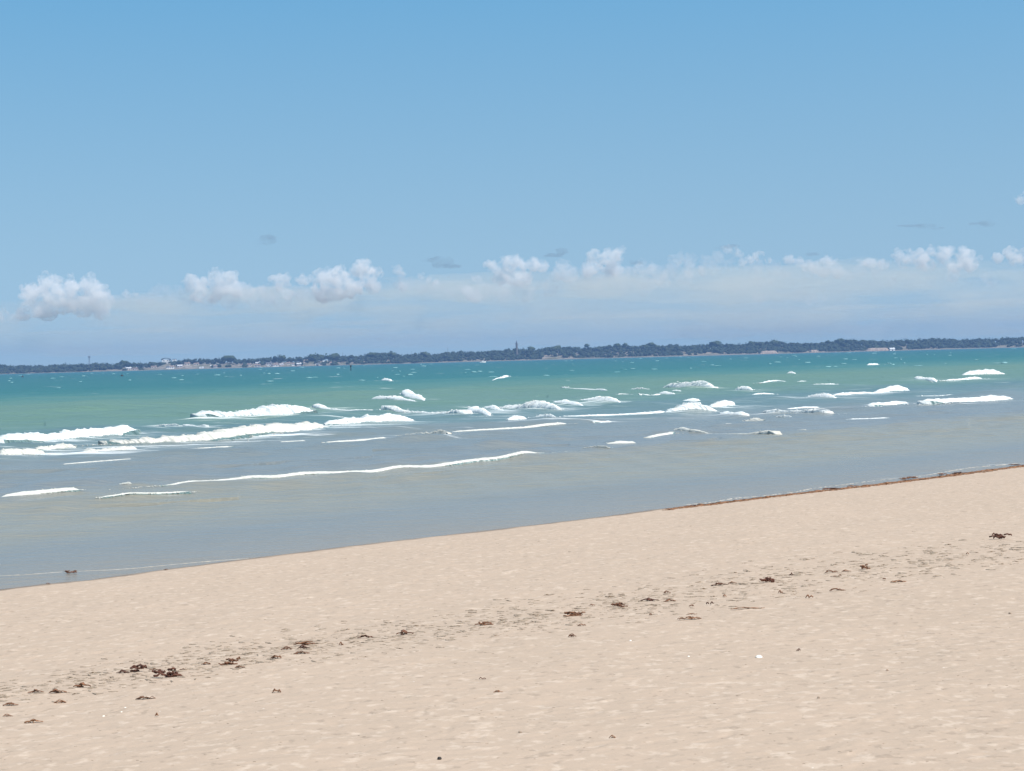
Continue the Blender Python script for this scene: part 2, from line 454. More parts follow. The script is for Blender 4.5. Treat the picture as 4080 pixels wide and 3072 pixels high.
BREAKERS += [
 ([(2, 225, 612, 626), (2, 330, 606, 624), (2, 450, 600, 614)],
  'foam_line', 'short cream foam line before the left tip of the low line fronting the humped breaker'),
 ([(4, 60, 372, 382), (4, 200, 348, 358), (4, 330, 348, 356), (4, 440, 330, 342)],
  'foam_line', 'faint foam thread above the round foam cap on its right, on greenish water'),
 ([(4, 480, 402, 411), (4, 580, 396, 408), (4, 680, 392, 402)],
  'foam_line', 'faint short foam thread behind the small peaked breaker on the right'),
 ([(4, 1300, 462, 470), (4, 1450, 456, 467), (4, 1650, 455, 465)],
  'foam_line', 'faint foam thread behind the long thick right breaker'),
 ([(4, 780, 648, 655), (4, 950, 645, 654), (4, 1110, 636, 644)],
  'foam_line', 'faint foam thread on grey water before the wavy right foam line'),
 ([(4, 0, 462, 472), (4, 90, 448, 462), (4, 185, 446, 456)],
  'foam_line', 'pale foam thread right beside the churned water under the round foam cap'),
 ([(3, 930, 366, 374), (3, 1030, 356, 364)],
  'foam_wisp', 'small foam thread right of the highest crest of the stepped row'),
 ([(3, 1110, 345, 354), (3, 1200, 345, 358), (3, 1270, 328, 340)],
  'foam_wisp', 'thin foam thread ending at the small white foam cap far out'),
 ([(2, 490, 350, 362), (2, 570, 325, 345), (2, 640, 352, 372), (2, 780, 362, 380), (2, 960, 358, 374)],
  'foam_line', 'wavering foam thread trailing right from the bright white breaker'),
 ([(7, 160, 340, 350), (7, 320, 322, 336), (7, 500, 292, 306), (7, 620, 284, 297), (7, 860, 256, 270), (7, 940, 236, 250), (7, 1110, 216, 230), (7, 1300, 196, 205), (7, 1600, 164, 176), (7, 1640, 158, 168), (7, 1900, 112, 124), (7, 2212, 78, 98)],
  'foam_line', 'thin white swash line at the water edge beside the brown weed strip'),
 ([(5, 0, 575, 592), (5, 200, 568, 584), (5, 430, 548, 566), (5, 500, 552, 560)],
  'foam_line', 'cream ripple edge in the shallows left of the dark floating weed'),
 ([(5, 620, 548, 556), (5, 900, 532, 544), (5, 1100, 515, 530), (5, 1400, 488, 500), (5, 1700, 460, 474), (5, 2000, 438, 452)],
  'foam_line', 'cream ripple edge in the shallows right of the dark floating weed'),
]
FOAM_M = {}
def foam_mat():
    k = NT('white_foam')
    P = k.pos()
    n = k.noise(P, 7.0, 6, 0.75)
    n2 = k.noise(P, 2.6, 5, 0.7)
    c = k.ramp(n, [(0.34, (0.52, 0.56, 0.55, 1)), (0.60, (0.80, 0.80, 0.76, 1))])
    c = k.mix(k.maprange(n2, 0.50, 0.68, 0, 0.55), c, (0.48, 0.53, 0.52, 1))
    k.p(color=c, rough=0.85, spec=0.2, normal=k.bump(n, 0.5, 0.05))
    return k.m

RIDGES = []      # (x, y, height, half-width) samples that lift the water under each breaker
def build_breaker(spec, seed):
    pts, name, label = spec
    P = []
    for (v, x, t, b) in pts:
        ox, oy, sc = VIEW[v]
        P.append((ox + x * sc, oy + t * sc, oy + b * sc))
    P = np.array(P)
    width = P[-1, 0] - P[0, 0]
    n = int(max(20, min(900, width / 1.5)))
    xs = np.linspace(P[0, 0], P[-1, 0], n)
    top = np.interp(xs, P[:, 0], P[:, 1]); bot = np.interp(xs, P[:, 0], P[:, 2])
    ker = max(1, int(n * 0.02))
    if ker > 1 and n > 40:
        kk = np.ones(2 * ker + 1) / (2 * ker + 1)
        bot = np.convolve(np.pad(bot, ker, 'edge'), kk, 'valid'); top = np.convolve(np.pad(top, ker, 'edge'), kk, 'valid')
    swash = '7' in label or 'swash' in label or 'ripple edge' in label
    fit = np.polyval(np.polyfit(xs, bot, 2 if width > 700 else 1), xs)
    fit = fit + np.percentile(bot - fit, 80)
    if swash: fit = bot.copy()
    W = np.array([on_water(x, b) for x, b in zip(xs, fit)])
    dist = np.hypot(W[:, 0], W[:, 1])
    H = (fit - top) / FPX * dist
    H = np.maximum(H * np.where(H > 0.12, 0.86, 0.80), 0.008)
    Z0 = np.maximum((fit - bot) / FPX * dist, 0.0)
    Z0 = np.minimum(Z0, H * 0.75)
    e = np.linspace(0, 1, n)
    taper = np.clip(np.minimum(e, 1 - e) / min(0.11, 8.0 / n + 0.04), 0.04, 1) ** 0.8
    arc = np.concatenate([[0], np.cumsum(np.hypot(np.diff(W[:, 0]), np.diff(W[:, 1])))])
    hm = float(H.mean())
    fr = 1.0 / max(hm * 2.2, 0.10)
    nz = fbm(arc * fr, np.full(n, seed * 3.7), seed, 5, 0.68)
    nz2 = fbm(arc * fr * 2.2, np.full(n, seed * 1.7), seed + 5, 5, 0.7)
    H = H * np.where(hm > 0.12, 1.0, 0.9) * (0.90 + (0.45 if hm > 0.12 else 0.15) * np.abs(vnoise(arc * fr * 5.0, np.full(n, seed * 2.9), seed + 31)))
    H = np.maximum(Z0 * 1.05, Z0 * 0.5 + (H - Z0 * 0.5) * taper * (1.0 + (0.34 if hm > 0.12 else 0.2) * nz))
    if swash: H = H * np.clip(0.12 + 0.7 * nz, 0.02, 0.30)
    run = np.maximum(H * 2.6, 0.03) * (1.0 + 0.35 * nz2)
    toe = np.clip(nz2 - 0.25, -0.9, 0) * np.minimum(H, 0.35) * 1.6
    Z0 = Z0 + np.clip(nz2 + 0.05, 0, 1) * 0.35 * (H - Z0)
    # cross-section: toe, rolling face, crest, long back, underside
    prof = np.array([(-0.80, -0.05), (-0.36, 0.0), (-0.37, 0.10), (-0.22, 0.42), (-0.12, 0.68), (0.00, 0.90), (0.16, 1.0), (0.36, 0.93), (0.62, 0.62), (0.86, 0.25), (1.0, -0.06)])
    m = len(prof)
    V = np.zeros((n, m, 3))
    # seaward = minus the landward normal
    for j, (a, h) in enumerate(prof):
        off = a * run + toe * (1 - min(1.0, max(0, j - 1) / 5.0))
        hz = (Z0 + (H - Z0) * h) if 0 < j < m - 1 else H * h - 0.02
        if 2 < j < m - 1:
            lump = fbm(arc * fr * 3.0, np.full(n, j * 0.8 + seed), seed + 11, 4, 0.7)
            hz = hz + (0.24 if hm > 0.12 else 0.10) * (H - Z0) * lump
            off = off + (0.30 if hm > 0.12 else 0.15) * run * fbm(arc * fr * 2.4, np.full(n, j * 0.9 + seed), seed + 23, 4, 0.7)
        V[:, j, 0] = W[:, 0] - NX * off
        V[:, j, 1] = W[:, 1] - NY * off
        V[:, j, 2] = hz
    wz = wave_height(W[:, 0] - NX * 0.1, W[:, 1] - NY * 0.1, dist ** 2 / 4586.0)
    if swash: wz = np.maximum(wz, -0.005)
    V[:, 1:-1, 2] += np.maximum(wz, -0.02)[:, None]
    rg = np.random.default_rng(900 + seed)
    cn = int(width * (0.8 if hm > 0.10 else 0.35)) if not swash else 0
    CV_, CF_ = [], []
    cross = np.array([(1, 0, 0), (-1, 0, 0), (0, 1, 0), (0, -1, 0), (0, 0, 1), (0, 0, -1)], float)
    ctri = np.array([(0, 2, 4), (2, 1, 4), (1, 3, 4), (3, 0, 4), (2, 0, 5), (1, 2, 5), (3, 1, 5), (0, 3, 5)])
    for q in range(cn):
        t = rg.uniform(-0.10, 1.10); i0 = int(np.clip(t, 0, 1) * (n - 1))
        ext = (t - np.clip(t, 0, 1)) * arc[-1]
        if abs(ext) > 0 and rg.random() < abs(t - 0.5) - 0.35: continue
        front = rg.random() < 0.62
        off = -rg.exponential(0.9) * run[i0] * 0.5 - 0.3 * run[i0] if front else run[i0] * rg.uniform(0.1, 1.6)
        zc = wz[i0] + (0.01 if front or off > run[i0] * 0.8 else H[i0] * rg.uniform(0.85, 1.12))
        if abs(ext) > 0: zc = wz[i0] + 0.01
        sz = rg.uniform(0.5, 2.3) / FPX * dist[i0]
        p = W[i0, :2] - np.array([NX, NY]) * off + np.array([DX, DY]) * ext * rg.uniform(.2, 1.2) * (1 if W[-1, 1] > W[0, 1] else -1)
        CV_.append(np.array([p[0], p[1], zc]) + cross * np.array([sz * rg.uniform(1, 3.5), sz * 1.5, sz * rg.uniform(.5, 1.0)]) * rg.uniform(.7, 1.3, (6, 1)))
        CF_.append(ctri + 6 * len(CF_) + n * m)
    base = W.mean(0)
    V = V - np.array([base[0], base[1], 0.0])
    fc = grid_faces(n, m)
    i = np.arange(n * m).reshape(n, m)
    close = np.stack([i[:-1, -1], i[:-1, 0], i[1:, 0], i[1:, -1]], 1)
    VV = V.reshape(-1, 3)
    if CV_: VV = np.concatenate([VV, np.concatenate(CV_) - np.array([base[0], base[1], 0.0])])
    o = mesh_np(name, VV, [np.concatenate([fc, close]), np.array([(0, j + 1, j) for j in range(1, m - 1)] + [((n - 1) * m, (n - 1) * m + j, (n - 1) * m + j + 1) for j in range(1, m - 1)])] + ([np.concatenate(CF_)] if CF_ else []), FOAM_M['swash'] if swash else FOAM_M['cream'] if dist.mean() < 66 else FOAM_M['m'])
    o.data.materials.append(FOAM_M['face'])
    mi = np.zeros(len(o.data.polygons), np.int32); mi[:len(fc)][np.arange(len(fc)) % (m - 1) == 0] = 1
    o.data.polygons.foreach_set('material_index', mi); o.data.polygons.foreach_set('use_smooth', mi == 0); o.data.update()
    o.location = (base[0], base[1], 0)
    tag(o, label, 'wave', 'breaking waves and foam crests')
    if hm > 0.10:
        st = max(1, n // 90)
        for q in range(0, n, st):
            RIDGES.append((W[q, 0] - NX * H[q] * 0.5, W[q, 1] - NY * H[q] * 0.5, H[q] * 0.40, max(0.5, H[q] * 2.0)))
    elif hm > 0.03:
        st = max(1, n // 90)
        for q in range(0, n, st):
            RIDGES.append((W[q, 0] - NX * 0.1, W[q, 1] - NY * 0.1, H[q] * 0.25, max(0.3, H[q] * 3)))
    return o

# ------------------------------------------------------------------ the sea
def wave_height(X, Y, spacing):
    s = -shore_s(X, Y)                     # metres out from the waterline
    u = X * DX + Y * DY; v = X * NX + Y * NY
    z = np.zeros_like(X)
    rr = np.random.default_rng(3)
    warp = 1.6 * vnoise(X * 0.05, Y * 0.05, 77)
    for kf in range(22):
        lam = 1.1 * 1.17 ** kf
        if lam > 22: break
        th = rr.normal(0, 0.42)
        kx = NX * math.cos(th) - NY * math.sin(th); ky = NY * math.cos(th) + NX * math.sin(th)
        ph = rr.uniform(0, 6.28)
        amp = 0.0145 * lam ** 0.62
        amp = amp * smooth(lam * 0.3, lam * 2.5 + 8, s)
        amp = amp * np.clip(1.6 - 2.2 * spacing / lam, 0, 1)
        q = np.sin(2 * np.pi * (X * kx + Y * ky) / lam + ph + warp + 0.9 * vnoise(u * 0.22 / lam * 3, v * 0.22 / lam * 3, 100 + kf))
        z += amp * (q + 0.25 * (q * q - 0.5)) * (0.65 + 0.5 * vnoise(u * 0.5 / lam, v * 0.5 / lam, 300 + kf))
    return z * smooth(0.0, 3.0, s)

def build_sea():
    ang = polar_cols(math.radians(62), math.radians(16.2), 60, 860)
    inv = np.linspace(1 / 15.0, 1 / 420.0, 640)
    d = np.concatenate([np.linspace(6, 14.9, 24), 1 / inv, np.geomspace(424, 2900, 90)])
    A, Dm = np.meshgrid(ang, d)
    X = Dm * np.tan(A); Y = Dm.copy()
    sp = np.gradient(d)[:, None] * np.ones_like(X)
    Z = wave_height(X, Y, np.minimum(sp, 40))
    foam = np.zeros_like(X)
    out = -shore_s(X, Y)
    # breakers lift the water and leave lace on it
    for (rx, ry, h, w) in RIDGES:
        dd = math.hypot(rx, ry); reach = max(w * 3.2, 7.0 if h > 0.05 else 0)
        r0 = np.searchsorted(d, ry - reach); r1 = np.searchsorted(d, ry + reach * 1.0) + 1
        a0 = math.atan2(rx - reach, max(ry, 1)); a1 = math.atan2(rx + reach, max(ry, 1))
        c0 = np.searchsorted(ang, a0); c1 = np.searchsorted(ang, a1) + 1
        if r1 <= r0 or c1 <= c0: continue
        xx = X[r0:r1, c0:c1] - rx; yy = Y[r0:r1, c0:c1] - ry
        al = xx * DX + yy * DY; ac = xx * NX + yy * NY
        g = h * np.exp(-(ac / w) ** 2 - (al / (w * 1.2)) ** 2)
        Z[r0:r1, c0:c1] = np.maximum(Z[r0:r1, c0:c1], g * 1.0)
        wf = max(w * 1.8, 2.6) if h > 0.05 else w * 1.6
        fl = np.exp(-((ac - wf * 0.15) / wf) ** 2 - (al / (wf * 0.8)) ** 2)
        foam[r0:r1, c0:c1] = np.maximum(foam[r0:r1, c0:c1], fl * min(1.0, 0.55 + h))
    o = mesh_np('sea_water', np.stack([X, Y, Z], -1).reshape(-1, 3), grid_faces(*X.shape), sea_mat())
    at = o.data.attributes.new('out', 'FLOAT', 'POINT'); at.data.foreach_set('value', out.reshape(-1).astype(np.float32))
    at = o.data.attributes.new('foam', 'FLOAT', 'POINT'); at.data.foreach_set('value', foam.reshape(-1).astype(np.float32))
    return struct(o)

SEA_STOPS = [  # metres out from the beach -> colour of the water over that depth
    (0, (0.240, 0.200, 0.150)), (3.5, (0.195, 0.190, 0.165)), (6, (0.232, 0.217, 0.168)), (12, (0.228, 0.215, 0.168)),
    (15, (0.182, 0.190, 0.180)), (26, (0.165, 0.185, 0.176)), (32, (0.118, 0.168, 0.162)), (42, (0.095, 0.158, 0.155)), (52, (0.112, 0.188, 0.148)),
    (92, (0.112, 0.192, 0.145)), (128, (0.062, 0.163, 0.145)), (180, (0.030, 0.128, 0.128)), (600, (0.024, 0.112, 0.118))]
SEA_GLOSS = [(0, .50), (3.5, .50), (6, .30), (12, .30), (15.5, .46), (26, .44), (34, .31), (60, .25), (140, .20)]
def sea_mat():
    k = NT('shallow_sea_water')
    P = k.pos()
    rot = math.atan2(DY, DX)
    along = k.mapping(P, (0.22, 1.0, 1.0), -rot)     # stretched along the crests
    wob = k.noise(k.mapping(P, (0.35, 1, 1), -rot), 0.10, 4, 0.55)
    wob2 = k.noise(k.mapping(P, (0.3, 1, 1), -rot), 0.028, 3, 0.5)
    out = k.attr('out')
    o2 = k.math('ADD', out, k.math('MULTIPLY', k.math('SUBTRACT', wob, 0.5), k.math('MULTIPLY', out, 0.30)))
    o2 = k.math('ADD', o2, k.math('MULTIPLY', k.math('SUBTRACT', wob2, 0.5), k.math('MULTIPLY', out, 0.40)))
    lg = k.math('DIVIDE', k.math('LOGARITHM', k.math('ADD', k.math('MAXIMUM', o2, 0.0), 1.0), math.e), math.log(601))
    stops = [(math.log(a + 1) / math.log(601), (*c, 1)) for a, c in SEA_STOPS]
    c = k.ramp(lg, stops)
    # sand stirred up in drifting clouds
    silt = k.noise(along, 0.16, 5, 0.6)
    c = k.mix(k.math('MULTIPLY', k.maprange(silt, 0.5, 0.75, 0, 0.2), k.maprange(out, 20, 70, 1, 0)), c, (0.25, 0.235, 0.195, 1))
    # lace of old foam
    lace = k.noise(k.mapping(P, (0.11, 1.0, 1.0), -rot), 1.5, 6, 0.68, 0.9)
    fm = k.math('ADD', k.math('MULTIPLY', k.attr('foam'), 0.20), k.math('MULTIPLY', lace, 1.0))
    zone = k.math('MULTIPLY', k.maprange(out, 21, 29, 0, 1), k.maprange(out, 46, 66, 1, 0))
    fm = k.math('ADD', fm, k.math('MULTIPLY', zone, 0.105))
    fmask = k.maprange(fm, 0.68, 0.88, 0, 0.8, True)
    # small whitecaps far out
    cap = k.noise(k.mapping(P, (0.30, 0.16, 1), -0.15), 0.55, 3, 0.6)
    caps = k.math('MULTIPLY', k.maprange(cap, 0.67, 0.72, 0, 0.5), k.maprange(out, 80, 140, 0, 1))
    fmask = k.math('MAXIMUM', fmask, caps)
    c = k.mix(fmask, c, (0.82, 0.84, 0.82, 1))
    r1 = k.noise(k.mapping(P, (0.35, 1, 1), -rot), 3.2, 5, 0.65)
    r2 = k.noise(k.mapping(P, (0.35, 1, 1), -rot + 0.5), 0.55, 4, 0.6)
    h = k.math('ADD', k.math('MULTIPLY', r1, 0.35), k.math('MULTIPLY', r2, k.maprange(out, 6, 80, 0.3, 3.0)))
    rough = k.math('ADD', k.maprange(out, 0, 60, 0.22, 0.36), k.math('MULTIPLY', fmask, 0.4))
    patch = k.noise(k.mapping(P, (0.22, 0.9, 1), -rot, (31, 7, 0)), 1.5, 5, 0.7)
    spec = k.math('MULTIPLY', k.math('MULTIPLY', k.ramp(lg, [(math.log(a + 1) / math.log(601), (g, g, g, 1)) for a, g in SEA_GLOSS]), k.maprange(patch, 0.38, 0.62, 0.35, 1.35)), k.math('SUBTRACT', 1.0, k.math('MULTIPLY', fmask, 0.8)))
    k.p(color=c, rough=rough, spec=spec, ior=1.33, normal=k.bump(h, 0.9, 0.22))
    return k.m

def build_flecks():
    rg = np.random.default_rng(91)
    v, f = icosphere_arrays(2)
    Vs, Fs, n = [], [], 0
    for i in range(150):
        px = rg.uniform(-200, 4300); hor = 1483.5 - 0.0262 * px
        dep = 10 + 62 * rg.random() ** 1.4
        p = on_water(px, hor + dep); 
        if -float(shore_s(np.array([p.x]), np.array([p.y]))[0]) < 55: continue
        dist = p.length
        w = rg.uniform(7, 34) * (0.5 + dep / 100) / FPX * dist; h = min(0.55, rg.uniform(1.6, 4.2) * (0.5 + dep / 130) / FPX * dist)
        nz = 1 + .45 * fbm(v[:, 0] * 2.2 + i, v[:, 1] * 2.2 + v[:, 2], i, 3, .6)
        V = v * nz[:, None] * np.array([w / 2, max(.3, w * .18), h]); V[:, 2] = np.maximum(V[:, 2], -.1)
        V[:, 2] += 0.12 * w * 0 ; V += np.array([p.x, p.y, 0.02])
        Vs.append(V); Fs.append(f + n); n += len(v)
    o = mesh_np('whitecaps', np.concatenate(Vs), np.concatenate(Fs), simple_mat('whitecap_foam', (.06, .19, .20), (.26, .42, .42), .8, .35))
    o['label'] = 'tiny pale whitecap flecks scattered over the far teal water'
    struct(o, 'stuff')
def icosphere_arrays(sub):
    import bmesh
    bm = bmesh.new(); bmesh.ops.create_icosphere(bm, subdivisions=sub, radius=1.0)
    v = np.array([q.co[:] for q in bm.verts]); f = np.array([[q.index for q in w.verts] for w in bm.faces])
    bm.free(); return v, f

# ------------------------------------------------------------------ run the builders: ground and sea
FOAM_M['m'] = foam_mat()
def simple_mat(name, a, b, rough, sc):
    k = NT(name); k.p(color=k.ramp(k.noise(k.pos(), sc, 5, .65), [(.3, (*a, 1)), (.7, (*b, 1))]), rough=rough, spec=.3); return k.m
FOAM_M['cream'] = simple_mat('cream_foam', (.44, .43, .38), (.62, .61, .55), .85, 5.0)
FOAM_M['swash'] = simple_mat('sandy_foam', (.30, .26, .21), (.52, .47, .40), .8, 3.0)
FOAM_M['face'] = simple_mat('wave_face_water', (.10, .17, .17), (.16, .22, .21), .35, 1.2)
build_sand()
for i_, sp_ in enumerate(BREAKERS):
    build_breaker(sp_, i_ + 1)
build_sea()
build_flecks()

# ------------------------------------------------------------------ the far shore
FAR = 2400.0
def at_far(px, py, dist=FAR):
    d = ray(px, py); t = dist / d.y
    return Vector((d.x * t, dist, EYE + d.z * t))
TOPS = []
for (ox, oy, sc, lst) in [
    (0, 1250, .4973, [(0, 400), (100, 410), (300, 405), (560, 398), (700, 395), (900, 388), (980, 380), (1100, 386), (1280, 380), (1420, 372), (1500, 354), (1760, 352), (1850, 342), (1890, 358), (2100, 350)]),
    (1000, 1250, .4973, [(0, 352), (200, 340), (300, 347), (500, 327), (640, 324), (740, 330), (860, 328), (960, 314), (1120, 304), (1200, 322), (1380, 304), (1450, 317), (1540, 304), (1640, 294), (1800, 297), (1930, 287), (1990, 287)]),
    (2000, 1250, .4973, [(0, 282), (110, 274), (220, 274), (300, 282), (380, 260), (540, 260), (660, 266), (720, 264), (820, 250), (920, 244), (1000, 250), (1180, 238), (1270, 252), (1360, 242), (1550, 247), (1720, 226), (1830, 237), (1940, 230), (2080, 218)]),
    (3000, 1250, .4882, [(0, 230), (120, 220), (250, 222), (320, 230), (500, 230), (600, 222), (690, 210), (780, 207), (900, 206), (1050, 212), (1300, 203), (1470, 192), (1700, 202), (1870, 191), (2000, 193), (2110, 184), (2212, 187)])]:
    TOPS += [(ox + a * sc, oy + b * sc) for a, b in lst]
BACK = 2470.0
_tx = np.array([at_far(a, b, BACK).x for a, b in TOPS]); _tz = np.array([at_far(a, b, BACK).z for a, b in TOPS])
def top_z(x):
    return float(np.interp(x, _tx, _tz))
MOUND_X = at_far(668, 1437, 2450).x
def far_ground(x, y):
    x = np.asarray(x, float); y = np.asarray(y, float)
    T = np.interp(x, _tx, _tz)
    beach = smooth(2390, 2412, y) * (0.35 + 0.8 * smooth(-190, -60, x) * (0.55 + 0.45 * vnoise(x * 0.012, x * 0, 44)))
    mound = 5.0 * np.exp(-((x - MOUND_X) / 14.0) ** 2)
    hill = smooth(2405, 2475, y) * np.clip(T - 8.5 + mound, 2, 30)
    return -1.0 + 1.0 * smooth(2380, 2396, y) + beach + hill + 0.35 * vnoise(x * 0.05, y * 0.05, 40)

def far_land_mat():
    k = NT('far_scrub_and_beach')
    P = k.pos()
    n = k.noise(P, 0.05, 4, 0.6); n2 = k.noise(P, 0.22, 3, 0.6)
    sep = k.new('ShaderNodeSeparateXYZ'); k.set(sep.inputs[0], P)
    c = k.ramp(n, [(0.35, (0.10, 0.105, 0.06, 1)), (0.5, (0.24, 0.205, 0.16, 1)), (0.65, (0.30, 0.255, 0.22, 1))])
    c = k.mix(k.maprange(n2, 0.5, 0.65, 0, 0.8), c, (0.07, 0.085, 0.045, 1))
    beach = k.math('MULTIPLY', k.maprange(k.math('ADD', sep.outputs[2], k.math('MULTIPLY', n2, 1.2)), 1.1, 2.0, 1, 0), k.maprange(sep.outputs[0], -220, -40, 0.1, 0.8))
    c = k.mix(beach, c, (0.20, 0.180, 0.155, 1))
    k.p(color=c, rough=0.95, spec=0.1)
    return k.m

def build_far_land():
    x = np.linspace(-1500, 1500, 500); y = np.concatenate([np.linspace(2376, 2500, 40), np.linspace(2520, 3300, 12)])
    X, Y = np.meshgrid(x, y)
    Z = far_ground(X, Y)
    struct(mesh_np('far_shore', np.stack([X, Y, Z], -1).reshape(-1, 3), grid_faces(*X.shape), far_land_mat()))

def foliage_mat(name, a, b):
    k = NT(name)
    P = k.pos()
    n = k.noise(P, 0.22, 5, 0.65); n2 = k.noise(P, 1.3, 3, 0.7)
    c = k.ramp(n, [(0.35, (*a, 1)), (0.65, (*b, 1))])
    c = k.mix(k.maprange(n2, 0.45, 0.75, 0, 0.4), c, (b[0] * 1.35, b[1] * 1.25, b[2] * 1.1, 1))
    k.p(color=c, rough=0.9, spec=0.08)
    return k.m

def icosphere(sub):
    import bmesh
    bm = bmesh.new(); bmesh.ops.create_icosphere(bm, subdivisions=sub, radius=1.0)
    v = np.array([q.co[:] for q in bm.verts]); f = np.array([[q.index for q in w.verts] for w in bm.faces])
    bm.free(); return v, f
ICO1, ICO2, ICO3 = icosphere(1), icosphere(2), icosphere(3)

def crown_geo(c, r, rz, seed, ico=None):
    """a leafy crown: a cluster of ragged clumps round the middle, leaf-clump triangles shaken off it"""
    v, f = ico or ICO2
    rg = np.random.default_rng(seed)
    Vs, Fs, n = [], [], 0
    k = rg.integers(4, 7)
    for q in range(k):
        a = rg.uniform(0, 6.28); e = rg.uniform(0.15, 0.62) if q else 0
        p = np.array([c[0] + r * e * math.cos(a), c[1] + r * e * math.sin(a), c[2] + rz * rg.uniform(-0.35, 0.42) * (1 if q else 0)])
        rr = rg.uniform(0.42, 0.68)
        jit = 1 + 0.28 * rg.standard_normal(len(v)).clip(-1.6, 1.6)
        Vs.append(p + v * jit[:, None] * np.array([r * rr, r * rr, rz * rr * 0.95])); Fs.append(f + n); n += len(v)
    # loose leaf clumps at the outline
    m = 26
    dirs = rg.standard_normal((m, 3)); dirs /= np.linalg.norm(dirs, axis=1)[:, None]
    ctr = np.array(c) + dirs * np.array([r, r, rz]) * rg.uniform(0.75, 1.02, m)[:, None]
    tri = ctr[:, None, :] + rg.standard_normal((m, 3, 3)) * r * 0.14
    Vs.append(tri.reshape(-1, 3)); Fs.append(np.arange(m * 3).reshape(-1, 3) + n)
    return np.concatenate(Vs), np.concatenate(Fs)

def build_woodland():
    Vs, Fs, n = [], [], 0
    rg = np.random.default_rng(5)
    def add(x, y, ztop, r, sd):
        nonlocal n
        rz = r * rg.uniform(0.75, 1.0)
        v, f = crown_geo((x, y, ztop - rz), r, rz, sd, ICO1)
        Vs.append(v); Fs.append(f + n); n += len(v)
    sd = 1000
    for row, (yy, frac) in enumerate([(2472, 1.0), (2460, 0.86), (2449, 0.72), (2438, 0.57), (2428, 0.44), (2418, 0.34)]):
        x = -900.0
        while x < 900:
            px = 2040 + x / BACK * FPX
            left = smooth(1500, 1150, px) * smooth(380, 520, px)     # the built-up, thinly wooded slope
            x += rg.uniform(4.0, 7.5) if row else rg.uniform(2.2, 4.4)
            T = top_z(x)
            if row == 0:
                r = rg.uniform(3.2, 5.4)
                add(x, yy + rg.uniform(-3, 6), T + rg.uniform(-1.6, 0.35) , r, sd)
            else:
                g = vnoise(np.array([x * 0.03]), np.array([yy * 0.06]), 60)[0]
                if yy < 2445 and any(abs(px - q) < w_ * .6 for q, w_ in ((2218, 15), (465, 18), (660, 30), (1085, 24), (1240, 22), (1325, 16), (3556, 16), (802, 14))): continue
                if rg.random() < 0.80 * float(left) + 0.06: continue
                if row >= 4 and g > 0.3: continue
                r = rg.uniform(2.6, 5.2)
                gz = float(far_ground(x, yy))
                add(x, yy + rg.uniform(-5, 5), max(gz + r * 1.1, min(T - 1.0, frac * T + rg.uniform(-1.6, 1.4))), r, sd)
            sd += 1
    o = mesh_np('woodland', np.concatenate(Vs), np.concatenate(Fs), foliage_mat('woodland_leaves', (0.020, 0.032, 0.024), (0.050, 0.066, 0.042)), True)
    o['label'] = 'dark far off wood covering the low land along the opposite shore'
    struct(o, 'stuff')

SKY_TREES = [  # photograph x, top y, crown width (px), label
 (488, 1436, 30, 'small pointed tree on the far skyline above the bright white house'),
 (905, 1416, 62, 'broad dark tree rising highest on the far skyline over the pale hillside'),
 (1120, 1411, 40, 'dark round tree on the far skyline above the two white flat buildings'),
 (1255, 1409, 70, 'wide flat topped dark tree on the far skyline above the long pale block'),
 (1320, 1407, 56, 'low domed tree on the far skyline beside the thin pale pole'),
 (1480, 1402, 60, 'large domed tree on the far skyline just right of the thin pale pole'),
 (1560, 1398, 44, 'twin topped tree on the far skyline between two thin poles'),
 (1690, 1399, 50, 'rounded tree on the far skyline midway between the poles'),
 (2112, 1380, 34, 'small rounded tree next to the stone tower on the far shore'),
 (2205, 1376, 56, 'broad tree above the white cottage right of the stone tower'),
 (2340, 1368, 22, 'dark blocky tree standing alone above the far skyline'),
 (2457, 1366, 28, 'open crowned tree, first of two thin crowned ones on the far skyline'),
 (2492, 1365, 26, 'open crowned tree, second of two thin crowned ones on the far skyline'),
 (2590, 1364, 60, 'wide gently domed tree on the far skyline past the thin crowned pair'),
 (2850, 1359, 56, 'long domed tree on the far skyline between the tower and the red cliff'),
 (2990, 1357, 26, 'dark upright tree on the far skyline above the red cliff'),
 (3085, 1352, 40, 'round bushy tree highest above the red cliff'),
 (3298, 1355, 20, 'first of two small spiky trees in a skyline gap'),
 (3342, 1349, 30, 'leaning tufted tree beside a skyline gap on the wooded far shore'),
]
